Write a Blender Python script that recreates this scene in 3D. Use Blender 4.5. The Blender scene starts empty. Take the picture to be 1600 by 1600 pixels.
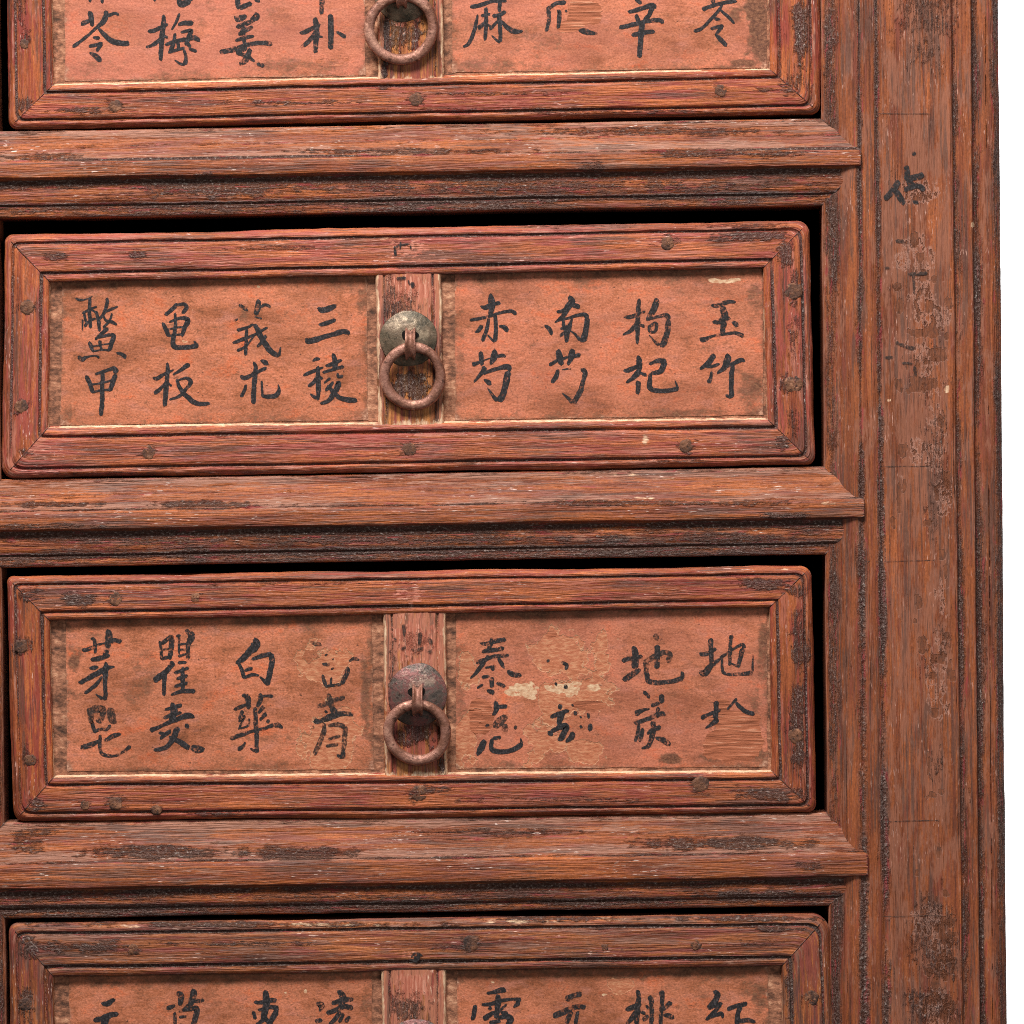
import bpy, math
import numpy as np
from mathutils import Vector

# ------------------------------------------------------------------ camera, world, lights, exposure
S = 0.00025                     # metres per unit used below (0.25 mm)
scene = bpy.context.scene
COL = scene.collection

def W3(x, y, d):                # x to the right, y downwards, d away from the viewer -> metres
    return Vector(((x - 800) * S, d * S, (800 - y) * S))

cam_d = bpy.data.cameras.new('camera')
cam = bpy.data.objects.new('camera', cam_d)
COL.objects.link(cam)
CAM_DIST = 2.2
cam.location = (0, -CAM_DIST, 0)
cam.rotation_euler = (math.radians(90), 0, 0)
cam_d.sensor_width = 36.0
cam_d.lens = 36.0 * CAM_DIST / (1600 * S)
cam_d.clip_start = 0.05
cam_d.clip_end = 60
scene.camera = cam

world = bpy.data.worlds.new('World')
scene.world = world
world.use_nodes = True
bg = world.node_tree.nodes['Background']
bg.inputs[0].default_value = (1.0, 0.99, 0.975, 1)
bg.inputs[1].default_value = 0.10

def area(name, loc, target, sx, sy, power, color=(1, 1, 1)):
    l = bpy.data.lights.new(name, 'AREA')
    l.shape = 'RECTANGLE'; l.size = sx; l.size_y = sy
    l.energy = power; l.color = color
    o = bpy.data.objects.new(name, l)
    COL.objects.link(o)
    o.location = loc
    o.rotation_euler = (Vector(target) - Vector(loc)).to_track_quat('-Z', 'Y').to_euler()
    return o

area('key_softbox', (-0.3, -0.85, 1.3), (0, 0, 0), 0.7, 0.4, 49, (1.0, 0.985, 0.96))
area('fill_softbox', (0.7, -1.7, 0.15), (0, 0, 0), 0.8, 0.8, 5.5, (1.0, 0.99, 0.98))
area('backdrop_lamp', (0.25, 0.62, 1.1), (0.35, 1.2, 0.0), 1.0, 0.4, 62)

scene.view_settings.view_transform = 'Standard'
scene.view_settings.look = 'None'
scene.view_settings.exposure = 0.0
scene.view_settings.gamma = 1.0
scene.render.engine = 'CYCLES'
scene.cycles.use_denoising = False
scene.cycles.transparent_max_bounces = 16
scene.cycles.max_bounces = 6
scene.cycles.filter_width = 1.0

# ------------------------------------------------------------------ numpy noise
def _hash(ix, iy, seed):
    h = (ix.astype(np.int64) * 374761393 + iy.astype(np.int64) * 668265263 + seed * 974711) & 0xFFFFFFFF
    h = ((h ^ (h >> 13)) * 1274126177) & 0xFFFFFFFF
    h = h ^ (h >> 16)
    return (h & 0xFFFF) / 65535.0

def vnoise(x, y, seed=0):
    ix = np.floor(x); iy = np.floor(y)
    fx = x - ix; fy = y - iy
    fx = fx * fx * (3 - 2 * fx); fy = fy * fy * (3 - 2 * fy)
    a = _hash(ix, iy, seed); b = _hash(ix + 1, iy, seed)
    c = _hash(ix, iy + 1, seed); d = _hash(ix + 1, iy + 1, seed)
    return (a * (1 - fx) + b * fx) * (1 - fy) + (c * (1 - fx) + d * fx) * fy

def fbm(x, y, seed=0, octv=4, rough=0.55):
    x = np.asarray(x, float); y = np.asarray(y, float)
    s = 0; a = 1; t = 0
    for k in range(octv):
        s = s + a * (vnoise(x * 2 ** k + 17.3 * k, y * 2 ** k + 9.1 * k, seed + k * 31) - 0.5)
        t += a; a *= rough
    return s / t * 2.0          # about -1..1

def blobs(X, Y, lst, seed=0, warp=0.45, soft=3.0, freq=0.045):
    """ragged-edged patches: (cx, cy, rx, ry, strength)"""
    m = np.zeros_like(X)
    if not lst: return m
    n = fbm(X * freq, Y * freq, seed, 5, 0.62)
    for (cx, cy, rx, ry, st) in lst:
        r = ((np.abs(X - cx) / rx) ** 2.6 + (np.abs(Y - cy) / ry) ** 2.6) ** (1 / 2.6)
        m = np.maximum(m, st * np.clip((1 - r + warp * n) * soft, 0, 1))
    return m

# ------------------------------------------------------------------ mesh helpers
class Root:
    def __init__(self, name, x, y, d, label, cat, group=None):
        o = bpy.data.objects.new(name, None)
        o.empty_display_size = 0.02
        COL.objects.link(o)
        o.location = W3(x, y, d)
        o['label'] = label; o['category'] = cat
        if group: o['group'] = group
        self.o = o; self.loc = np.array(o.location)

def link_mesh(name, P, faces, mat, root, parent=None, uv=None, attrs=None, smooth=True, label=None):
    """P (N,3) in picture units; faces (M,4) or list of tuples"""
    P = np.asarray(P, float)
    V = np.empty_like(P)
    V[:, 0] = (P[:, 0] - 800) * S; V[:, 1] = P[:, 2] * S; V[:, 2] = (800 - P[:, 1]) * S
    V -= root.loc
    me = bpy.data.meshes.new(name)
    if isinstance(faces, np.ndarray):
        me.vertices.add(len(V)); me.vertices.foreach_set('co', V.ravel().astype(np.float32))
        m, k = faces.shape
        me.loops.add(m * k); me.loops.foreach_set('vertex_index', faces.ravel().astype(np.int32))
        me.polygons.add(m)
        me.polygons.foreach_set('loop_start', np.arange(0, m * k, k, dtype=np.int32))
        me.update(calc_edges=True)
    else:
        me.from_pydata([tuple(v) for v in V], [], faces)
        me.update()
    me.validate()
    if uv is not None:
        l = me.uv_layers.new(name='UVMap')
        idx = np.empty(len(me.loops), np.int32); me.loops.foreach_get('vertex_index', idx)
        l.data.foreach_set('uv', np.asarray(uv)[idx].ravel().astype(np.float32))
    for k, a in (attrs or {}).items():
        at = me.attributes.new(k, 'FLOAT', 'POINT')
        at.data.foreach_set('value', np.asarray(a, np.float32).ravel())
    if smooth:
        me.polygons.foreach_set('use_smooth', np.ones(len(me.polygons), bool))
    me.materials.append(mat)
    o = bpy.data.objects.new(name, me)
    COL.objects.link(o)
    o.parent = parent or root.o
    if label: o['label'] = label
    return o

def grid_faces(ns, nt, flip=False):
    i = np.arange(ns - 1)[:, None] * nt + np.arange(nt - 1)[None, :]
    i = i.ravel()
    f = np.stack([i, i + 1, i + nt + 1, i + nt], 1)
    return f[:, ::-1].copy() if flip else f

def face_viewer(P, f):
    """turn the faces so that most look towards the viewer"""
    a = P[f[:, 1]] - P[f[:, 0]]; b = P[f[:, 3]] - P[f[:, 0]]
    # (x,-z)->(x,y,d): world = (x, d, -y); normal_y of world
    ny = (-a[:, 1]) * b[:, 0] - a[:, 0] * (-b[:, 1])
    return f if ny.sum() < 0 else f[:, ::-1].copy()

def boxes(name, bl, mat, root, parent=None, label=None):
    """boxes given as (x0,x1,y0,y1,d0,d1)"""
    P = []; F = []; UV = []
    for (x0, x1, y0, y1, d0, d1) in bl:
        c = [(x, y, d) for d in (d0, d1) for y in (y0, y1) for x in (x0, x1)]
        for q in ((0, 1, 3, 2), (5, 4, 6, 7), (4, 0, 2, 6), (1, 5, 7, 3), (4, 5, 1, 0), (2, 3, 7, 6)):
            b = len(P)
            for k in q:
                P.append(c[k]); UV.append(((c[k][1]) / 100., (c[k][0] + c[k][2]) / 100.))
            F.append((b, b + 3, b + 2, b + 1))
    return link_mesh(name, P, F, mat, root, parent, uv=UV, smooth=False, label=label)

# ------------------------------------------------------------------ materials
class NT:
    def __init__(self, name):
        self.m = bpy.data.materials.new(name)
        self.m.use_nodes = True
        self.t = self.m.node_tree
        self.bsdf = self.t.nodes['Principled BSDF']
        self.out = self.t.nodes['Material Output']
        self.uvn = self.t.nodes.new('ShaderNodeUVMap'); self.uvn.uv_map = 'UVMap'
        self.tcn = self.t.nodes.new('ShaderNodeTexCoord')
    def put(self, sock, v):
        if isinstance(v, bpy.types.NodeSocket): self.t.links.new(v, sock)
        elif isinstance(v, (tuple, list)) and len(v) == 3 and sock.type == 'RGBA': sock.default_value = (*v, 1)
        else: sock.default_value = v
    @property
    def uv(self): return self.uvn.outputs[0]
    @property
    def obj(self): return self.tcn.outputs['Object']
    def noise(self, sx, sy, detail=4, rough=0.55, off=(0, 0, 0), dist=0.0, vec=None, sz=1.0):
        mp = self.t.nodes.new('ShaderNodeMapping')
        self.put(mp.inputs['Vector'], vec or self.uv)
        mp.inputs['Scale'].default_value = (sx, sy, sz); mp.inputs['Location'].default_value = off
        n = self.t.nodes.new('ShaderNodeTexNoise')
        self.put(n.inputs['Vector'], mp.outputs[0])
        n.inputs['Scale'].default_value = 1.0
        n.inputs['Detail'].default_value = detail; n.inputs['Roughness'].default_value = rough
        n.inputs['Distortion'].default_value = dist
        return n.outputs['Fac']
    def math(self, op, a, b=None, c=None, clamp=False):
        n = self.t.nodes.new('ShaderNodeMath'); n.operation = op; n.use_clamp = clamp
        self.put(n.inputs[0], a)
        if b is not None: self.put(n.inputs[1], b)
        if c is not None: self.put(n.inputs[2], c)
        return n.outputs[0]
    def step(self, v, lo, hi):
        n = self.t.nodes.new('ShaderNodeMapRange'); n.interpolation_type = 'SMOOTHSTEP'
        self.put(n.inputs[0], v); n.inputs[1].default_value = lo; n.inputs[2].default_value = hi
        return n.outputs[0]
    def lin(self, v, lo, hi, a, b):
        n = self.t.nodes.new('ShaderNodeMapRange')
        self.put(n.inputs[0], v)
        for i, q in enumerate((lo, hi, a, b)): n.inputs[i + 1].default_value = q
        return n.outputs[0]
    def mix(self, f, a, b, mode='MIX'):
        n = self.t.nodes.new('ShaderNodeMix'); n.data_type = 'RGBA'; n.blend_type = mode
        self.put(n.inputs[0], f); self.put(n.inputs[6], a); self.put(n.inputs[7], b)
        return n.outputs[2]
    def ramp(self, f, stops):
        n = self.t.nodes.new('ShaderNodeValToRGB')
        e = n.color_ramp.elements
        while len(e) < len(stops): e.new(0.5)
        for k, (p, c) in enumerate(stops):
            e[k].position = p; e[k].color = (*c, 1)
        self.put(n.inputs[0], f)
        return n.outputs[0]
    def attr(self, name):
        n = self.t.nodes.new('ShaderNodeAttribute'); n.attribute_name = name
        return n.outputs['Fac']
    def bump(self, h, strength=0.5, dist=1.0):
        n = self.t.nodes.new('ShaderNodeBump')
        n.inputs['Strength'].default_value = strength; n.inputs['Distance'].default_value = dist * S
        self.put(n.inputs['Height'], h)
        self.t.links.new(n.outputs[0], self.bsdf.inputs['Normal'])
    def done(self, col, rough, spec=0.35):
        self.put(self.bsdf.inputs['Base Color'], col)
        self.put(self.bsdf.inputs['Roughness'], rough)
        self.put(self.bsdf.inputs['Specular IOR Level'], spec)
        return self.m

def srgb(r, g, b):
    return tuple(((v / 255) / 12.92 if v <= 10 else ((v / 255 + 0.055) / 1.055) ** 2.4) for v in (r, g, b))

DARK = srgb(58, 49, 46)

TONE = 0.70
def wood(name, light, mid, deep, lacq, lacq_lo, lacq_hi, pale, pale_amt, dirt_bias=0.0, film=None, film_lo=0.6, seed=0.0, film_sc=(1.6, 3.2)):
    n = NT(name)
    o = (seed, seed * 1.7, 0)
    light, mid, lacq = (tuple(c * TONE for c in v) for v in (light, mid, lacq))
    if film: film = tuple(c * TONE for c in film)
    g1 = n.noise(0.35, 8, 5, 0.6, o, 0.4)
    g2 = n.noise(0.55, 19, 5, 0.6, o, 0.25)
    g3 = n.noise(3.0, 48, 3, 0.6, o)
    g = n.math('ADD', n.math('MULTIPLY', g1, 0.56), n.math('ADD', n.math('MULTIPLY', g2, 0.32), n.math('MULTIPLY', g3, 0.12)))
    col = n.ramp(g, [(0.37, deep), (0.45, mid), (0.53, light), (0.61, tuple(min(1, c * 1.25) for c in light))])
    # broad tonal drift
    d1 = n.noise(0.5, 1.3, 3, 0.5, (3 + seed, 1, 0))
    col = n.mix(1.0, col, n.ramp(d1, [(0.3, (0.66, 0.62, 0.6)), (0.7, (1.2, 1.18, 1.16))]), 'MULTIPLY')
    iso = n.noise(22, 32, 3, 0.7, (seed, 2, 2))
    col = n.mix(1.0, col, n.ramp(iso, [(0.33, (0.74, 0.72, 0.7)), (0.67, (1.2, 1.2, 1.2))]), 'MULTIPLY')
    # remains of red lacquer lying in streaks
    l1 = n.noise(0.9, 17, 5, 0.62, (7 + seed, 3, 0), 0.3)
    l2 = n.noise(0.8, 2.6, 4, 0.55, (1 + seed, 8, 0))
    lm = n.step(n.math('ADD', n.math('MULTIPLY', l1, 0.6), n.math('MULTIPLY', l2, 0.4)), lacq_lo, lacq_hi)
    lc = n.mix(n.noise(2, 20, 4, 0.6, (4, 4, seed)), tuple(c * 0.62 for c in lacq), tuple(min(1, c * 1.35) for c in lacq))
    col = n.mix(n.math('MULTIPLY', lm, 0.8), col, lc)
    # dull silvery-pink film over part of the surface, broken by the grain
    if film:
        f1 = n.noise(*film_sc, 6, 0.64, (11 + seed, 5, 0), 0.25)
        f2 = n.noise(3.5, 30, 4, 0.65, (2, 5 + seed, 0))
        fm = n.step(n.math('ADD', n.attr('film'), n.math('ADD', n.math('MULTIPLY', f1, 0.68), n.math('MULTIPLY', f2, 0.32))), film_lo, film_lo + 0.07)
        fcol = n.mix(n.noise(6, 26, 4, 0.65, (seed, 5, 5)), tuple(c * 0.66 for c in film), tuple(min(1, c * 1.32) for c in film))
        col = n.mix(n.math('MULTIPLY', fm, 0.78), col, fcol)
    # dark pores
    p1 = n.noise(3.2, 46, 2, 0.5, (2, 9 + seed, 0))
    col = n.mix(n.math('MULTIPLY', n.step(p1, 0.6, 0.72), 0.5), col, tuple(c * 0.3 for c in deep))
    # dark grime rubbed into runs of the grain
    s1 = n.noise(0.6, 24, 4, 0.6, (6, seed, 3), 0.25); s2 = n.noise(0.55, 2.0, 5, 0.62, (seed, 7, 1))
    sgm = n.step(n.math('ADD', n.math('MULTIPLY', s1, 0.5), n.math('MULTIPLY', s2, 0.5)), 0.515, 0.575)
    col = n.mix(n.math('MULTIPLY', sgm, 0.62), col, n.mix(iso, tuple(c * 0.5 for c in deep), srgb(92, 74, 66)))
    # pale filler caught in the open pores
    q1 = n.noise(6.5, 40, 3, 0.55, (5 + seed, 2, 0))
    q2 = n.noise(1.1, 3.5, 4, 0.6, (8, 2 + seed, 0))
    qm = n.math('MULTIPLY', n.step(q1, 0.6, 0.68), n.step(q2, 0.48, 0.66))
    col = n.mix(n.math('MULTIPLY', qm, pale_amt), col, pale)
    # edges rubbed pale, flaked-off finish
    we = n.attr('wear'); wn = n.noise(2.5, 9, 5, 0.65, (seed, 3, 4))
    wm = n.step(n.math('ADD', we, n.math('MULTIPLY', n.math('SUBTRACT', wn, 0.5), 1.6)), 0.42, 0.8)
    col = n.mix(n.math('MULTIPLY', wm, 0.55), col, tuple(min(1, 0.55 * a_ + 0.45 * b_) for a_, b_ in zip(light, pale)))
    # old black lacquer and grime: in the grooves and in patches
    gr = n.attr('groove'); st = n.attr('stain')
    k1 = n.noise(1.4, 5, 6, 0.68, (seed, 6, 0), 0.2)
    k2 = n.noise(9, 22, 5, 0.7, (seed, 1, 2))
    k3 = n.noise(2.2, 34, 4, 0.65, (seed, 4, 7), 0.2)
    kk = n.math('ADD', n.math('MULTIPLY', k1, 0.5), n.math('ADD', n.math('MULTIPLY', k2, 0.25), n.math('MULTIPLY', k3, 0.25)))
    kn = n.math('MULTIPLY', n.math('SUBTRACT', kk, 0.5), 2.9)
    gm = n.step(n.math('ADD', n.math('ADD', gr, kn), dirt_bias + 0.06), 0.33, 0.84)
    k4 = n.math('ADD', n.math('MULTIPLY', k2, 0.55), n.math('MULTIPLY', k3, 0.45))
    sm = n.step(n.math('ADD', st, n.math('MULTIPLY', n.math('SUBTRACT', k4, 0.5), 3.6)), 0.22, 0.82)
    sm = n.math('MULTIPLY', sm, n.step(st, 0.0, 0.12))
    dm = n.math('MAXIMUM', gm, n.math('MULTIPLY', sm, 0.9))
    sp = n.noise(18, 30, 3, 0.7, (9, seed, 0))
    dcol = n.ramp(sp, [(0.36, tuple(c * 0.3 for c in DARK)), (0.47, DARK), (0.54, tuple(c * 2.0 for c in DARK)), (0.6, srgb(136, 120, 110)), (0.67, srgb(214, 204, 196))])  # pale stops: wax and dust specks, with glints painted into the grime colour
    dcol = n.mix(n.lin(k1, 0.36, 0.62, 0.2, 0.75), dcol, tuple(c * 0.62 for c in deep))
    col = n.mix(n.math('MULTIPLY', dm, 0.9), col, dcol)
    # traces of red lacquer beside the grooves
    rdn = n.noise(2.2, 16, 4, 0.65, (seed, 8, 3))
    rdm = n.math('MULTIPLY', n.step(rdn, 0.57, 0.63), n.math('MULTIPLY', n.step(gr, 0.06, 0.3), n.math('SUBTRACT', 1.0, n.math('MULTIPLY', n.step(gr, 0.55, 0.9), 0.7))))
    col = n.mix(n.math('MULTIPLY', rdm, 0.75), col, srgb(142, 52, 52))
    # salmon paint left round the pulls
    sa = n.attr('salmon'); sav = n.step(n.math('ADD', sa, n.math('MULTIPLY', n.math('SUBTRACT', k2, 0.5), 2.0)), 0.4, 0.62)
    sav = n.math('MULTIPLY', sav, n.step(sa, 0.0, 0.15))
    col = n.mix(n.math('MULTIPLY', sav, 0.9), col, n.ramp(k3, [(0.35, srgb(146, 76, 58)), (0.5, srgb(186, 106, 82)), (0.64, srgb(216, 154, 130))]))
    fl = n.attr('flake'); fn_ = n.noise(6, 12, 5, 0.7, (seed, 2, 9))
    fv = n.math('ADD', fl, n.math('MULTIPLY', n.math('SUBTRACT', fn_, 0.5), 1.3))
    flm = n.math('MULTIPLY', n.step(fv, 0.5, 0.6), n.step(fl, 0.0, 0.15))
    col = n.mix(n.math('MULTIPLY', n.math('MULTIPLY', n.math('SUBTRACT', n.step(fv, 0.4, 0.48), n.step(fv, 0.5, 0.56)), n.step(fl, 0.0, 0.15)), 0.6), col, srgb(178, 130, 112))
    col = n.mix(n.math('MULTIPLY', flm, 0.8), col, n.ramp(k2, [(0.33, srgb(50, 34, 26)), (0.46, srgb(98, 54, 32)), (0.62, srgb(130, 72, 42))]))
    # light dust lying where it was left
    du = n.attr('dust')
    dn = n.noise(5, 14, 6, 0.7, (seed, 12, 0))
    dum = n.step(n.math('ADD', du, n.math('MULTIPLY', n.math('SUBTRACT', dn, 0.5), 1.7)), 0.4, 0.75)
    col = n.mix(n.math('MULTIPLY', dum, 0.9), col, n.ramp(n.noise(7, 30, 4, 0.6), [(0.3, srgb(176, 118, 88)), (0.55, srgb(224, 186, 150)), (0.7, srgb(240, 214, 182))]))
    h = n.math('ADD', n.math('MULTIPLY', g3, 0.25), n.math('ADD', n.math('MULTIPLY', g2, 0.7), n.math('MULTIPLY', n.math('MULTIPLY', dm, sp), 2.2)))
    h = n.math('ADD', h, n.math('ADD', n.math('MULTIPLY', p1, -0.7), n.math('MULTIPLY', flm, -0.9)))
    n.bump(h, 0.8, 3.0)
    rough = n.mix(dm, (0.6, 0.6, 0.6), (0.46, 0.46, 0.46))
    return n.done(col, rough, 0.4)

M = {}
M['frame'] = wood('worn_drawer_wood', srgb(198, 108, 58), srgb(166, 80, 42), srgb(92, 46, 30), srgb(164, 66, 54), 0.5, 0.56,
                  srgb(228, 182, 166), 0.8, 0.02, film=srgb(196, 112, 86), film_lo=0.53, film_sc=(0.7, 7))
M['frame_pink'] = wood('worn_pink_drawer_wood', srgb(198, 108, 62), srgb(168, 82, 48), srgb(100, 50, 34), srgb(180, 82, 70), 0.49, 0.55,
                  srgb(236, 192, 178), 0.85, 0.03, film=srgb(206, 126, 102), film_lo=0.515, seed=21.0, film_sc=(0.7, 7))
M['frame_brown'] = wood('brown_drawer_wood', srgb(186, 108, 60), srgb(148, 76, 42), srgb(82, 46, 32), srgb(150, 70, 60), 0.5, 0.57,
                  srgb(224, 186, 168), 0.85, 0.05, film=srgb(158, 108, 88), film_lo=0.52, seed=37.0, film_sc=(0.7, 7))
M['rail'] = wood('worn_rail_wood', srgb(184, 100, 48), srgb(152, 74, 36), srgb(90, 46, 28), srgb(158, 88, 72), 0.5, 0.6,
                 srgb(226, 200, 186), 0.9, 0.0, film=srgb(184, 128, 104), film_lo=0.505, seed=5.0, film_sc=(0.5, 5.5))
M['stile'] = wood('worn_stile_wood', srgb(172, 94, 50), srgb(144, 74, 40), srgb(92, 48, 32), srgb(142, 70, 50), 0.51, 0.6,
                  srgb(206, 158, 140), 0.75, 0.0, film=srgb(166, 104, 78), film_lo=0.51, seed=9.0, film_sc=(1.1, 4.5))
M['mullion'] = wood('streaky_post_wood', srgb(210, 136, 74), srgb(158, 84, 48), srgb(52, 30, 24), srgb(176, 84, 72), 0.5, 0.56,
                    srgb(238, 196, 168), 0.8, 0.05, film=srgb(216, 136, 108), film_lo=0.5, seed=14.0, film_sc=(1.6, 6))

def panel_mat():
    n = NT('grimy_recess_wood')
    a = n.noise(1.5, 4, 6, 0.65); b = n.noise(9, 12, 5, 0.7, (4, 0, 0))
    col = n.ramp(n.math('ADD', n.math('MULTIPLY', a, 0.5), n.math('MULTIPLY', b, 0.5)),
                 [(0.35, srgb(58, 42, 34)), (0.45, srgb(112, 74, 56)), (0.53, srgb(160, 106, 80)), (0.62, srgb(200, 148, 116))])
    n.bump(b, 0.8, 2.5)
    return n.done(col, 0.75, 0.2)
M['panel'] = panel_mat()

def paper_mat():
    n = NT('painted_label')
    a = n.noise(1.6, 2.4, 6, 0.66, dist=0.4); b = n.noise(4, 9, 5, 0.68, (3, 1, 0), 0.3); c = n.noise(15, 19, 4, 0.72, (1, 7, 0))
    base = n.ramp(n.math('ADD', n.math('MULTIPLY', a, 0.5), n.math('ADD', n.math('MULTIPLY', b, 0.26), n.math('MULTIPLY', c, 0.24))),
                  [(0.37, srgb(150, 92, 62)), (0.45, srgb(190, 114, 78)), (0.52, srgb(208, 130, 96)), (0.59, srgb(214, 120, 80)), (0.66, srgb(222, 108, 66))])
    base = n.mix(1.0, base, n.ramp(n.noise(0.7, 1.4, 4, 0.6, (2, 5, 0), 0.5), [(0.36, (0.70, 0.68, 0.64)), (0.5, (0.98, 0.98, 0.98)), (0.63, (1.14, 1.10, 1.10))]), 'MULTIPLY')
    # pinkish bloom, brown fibres
    base = n.mix(n.math('MULTIPLY', n.step(n.noise(2.2, 4.5, 5, 0.6, (9, 2, 0)), 0.52, 0.7), 0.5), base, srgb(206, 136, 114))
    fib = n.math('MULTIPLY', n.step(n.noise(9, 15, 5, 0.72, (5, 5, 0), 0.5), 0.53, 0.64), n.lin(n.noise(1.8, 3.0, 4, 0.6, (4, 9, 0)), 0.38, 0.62, 0.0, 0.75))
    base = n.mix(fib, base, srgb(136, 88, 60))
    gr = n.noise(30, 36, 3, 0.7, (2, 2, 0))
    base = n.mix(1.0, base, n.ramp(gr, [(0.32, (0.62, 0.6, 0.58)), (0.68, (1.22, 1.22, 1.22))]), 'MULTIPLY')
    # soot specks
    k = n.step(n.noise(15, 18, 3, 0.55, (6, 1, 0)), 0.665, 0.72)
    base = n.mix(n.math('MULTIPLY', k, 0.8), base, srgb(70, 46, 36))
    base = n.mix(n.math('MULTIPLY', n.attr('rosy'), 0.6), base, n.mix(gr, srgb(176, 92, 74), srgb(220, 142, 122)))
    # grime creeping in from the edges
    d = n.attr('grime'); dn = n.noise(3.2, 5, 6, 0.7, (1, 3, 0)); dn2 = n.noise(18, 22, 4, 0.7, (1, 9, 0))
    dm = n.step(n.math('ADD', d, n.math('ADD', n.math('MULTIPLY', n.math('SUBTRACT', dn, 0.5), 1.9), n.math('MULTIPLY', n.math('SUBTRACT', dn2, 0.5), 1.2))), 0.25, 0.95)
    base = n.mix(n.math('MULTIPLY', dm, 0.85), base, n.ramp(dn2, [(0.35, srgb(54, 40, 32)), (0.5, srgb(104, 72, 52)), (0.65, srgb(146, 104, 76))]))
    dd_ = n.attr('dusty'); dun = n.noise(5, 8, 6, 0.7, (4, 4, 0))
    base = n.mix(n.math('MULTIPLY', n.step(n.math('ADD', dd_, n.math('MULTIPLY', n.math('SUBTRACT', dun, 0.5), 1.6)), 0.4, 0.85), 0.85), base, n.ramp(dn2, [(0.34, srgb(112, 76, 58)), (0.5, srgb(172, 122, 96)), (0.64, srgb(216, 172, 142))]))
    # skin rubbed through to tan backing, with curled bright rims
    t = n.attr('rubbed'); tn = n.noise(7, 9, 5, 0.7, (2, 6, 0))
    tv = n.math('ADD', t, n.math('MULTIPLY', n.math('SUBTRACT', tn, 0.5), 0.9))
    tm = n.step(tv, 0.45, 0.55)
    tcol = n.ramp(n.noise(9, 26, 5, 0.65, (8, 8, 0), 0.6), [(0.34, srgb(166, 94, 60)), (0.5, srgb(198, 124, 88)), (0.62, srgb(220, 160, 118))])
    base = n.mix(n.math('MULTIPLY', tm, 0.72), base, tcol)
    rim = n.math('SUBTRACT', n.step(tv, 0.40, 0.47), n.step(tv, 0.5, 0.58))
    base = n.mix(n.math('MULTIPLY', n.math('MULTIPLY', rim, t), 0.8), base, srgb(234, 196, 152))
    w = n.attr('chalk'); wn = n.noise(5, 9, 5, 0.65, (3, 3, 0))
    wv = n.step(n.math('ADD', w, n.math('MULTIPLY', n.math('SUBTRACT', wn, 0.5), 1.4)), 0.5, 0.65)
    base = n.mix(wv, base, n.ramp(n.noise(12, 16, 4, 0.6), [(0.35, srgb(196, 138, 100)), (0.6, srgb(232, 198, 158))]))
    # bare wood where the label has come away
    r = n.attr('bare'); rn = n.noise(6, 10, 4, 0.7, (7, 3, 0))
    rm = n.step(n.math('ADD', r, n.math('MULTIPLY', n.math('SUBTRACT', rn, 0.5), 0.5)), 0.48, 0.54)
    stripes = n.noise(1.5, 24, 4, 0.6, (1, 1, 0), 0.4)
    rcol = n.ramp(stripes, [(0.36, srgb(134, 76, 50)), (0.48, srgb(172, 100, 68)), (0.58, srgb(192, 116, 82)), (0.67, srgb(218, 156, 122))])
    base = n.mix(rm, base, rcol)
    base = n.mix(1.0, base, (0.84, 0.82, 0.84), 'MULTIPLY')
    h = n.math('ADD', n.math('MULTIPLY', gr, 0.35), n.math('ADD', n.math('MULTIPLY', b, 0.7), n.math('MULTIPLY', n.math('ADD', rm, tm), -0.9)))
    h = n.math('ADD', h, n.math('MULTIPLY', n.math('MULTIPLY', rm, stripes), 2.0))
    n.bump(h, 0.6, 2.2)
    return n.done(base, 0.7, 0.22)
M['paper'] = paper_mat()

def ink_mat(name, lo, hi, tint=(26, 25, 26)):
    n = NT(name)
    sc = 1.0 / (100 * S)
    a = n.noise(10 * sc, 10 * sc, 5, 0.7, vec=n.obj, sz=10 * sc)
    b = n.noise(34 * sc, 34 * sc, 3, 0.7, (5, 0, 0), vec=n.obj, sz=34 * sc)
    v = n.math('ADD', n.math('MULTIPLY', a, 0.6), n.math('MULTIPLY', b, 0.4))
    col = n.ramp(b, [(0.35, srgb(*[c * 0.8 for c in tint])), (0.55, srgb(*[c * 1.5 for c in tint])), (0.68, srgb(*[c * 2.7 for c in tint]))])
    n.done(col, 0.6, 0.25)
    tr = n.t.nodes.new('ShaderNodeBsdfTransparent')
    mx = n.t.nodes.new('ShaderNodeMixShader')
    n.put(mx.inputs[0], n.math('MULTIPLY_ADD', n.step(v, lo, hi), 0.86, 0.06))
    n.t.links.new(n.bsdf.outputs[0], mx.inputs[1]); n.t.links.new(tr.outputs[0], mx.inputs[2])
    n.t.links.new(mx.outputs[0], n.out.inputs[0])
    return n.m
M['ink'] = ink_mat('brush_ink', 0.54, 0.68, (30, 28, 29))
M['ink_worn'] = ink_mat('worn_brush_ink', 0.5, 0.62, (32, 29, 29))
M['ink_faint'] = ink_mat('faded_brush_ink', 0.44, 0.62, (44, 34, 30))

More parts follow.
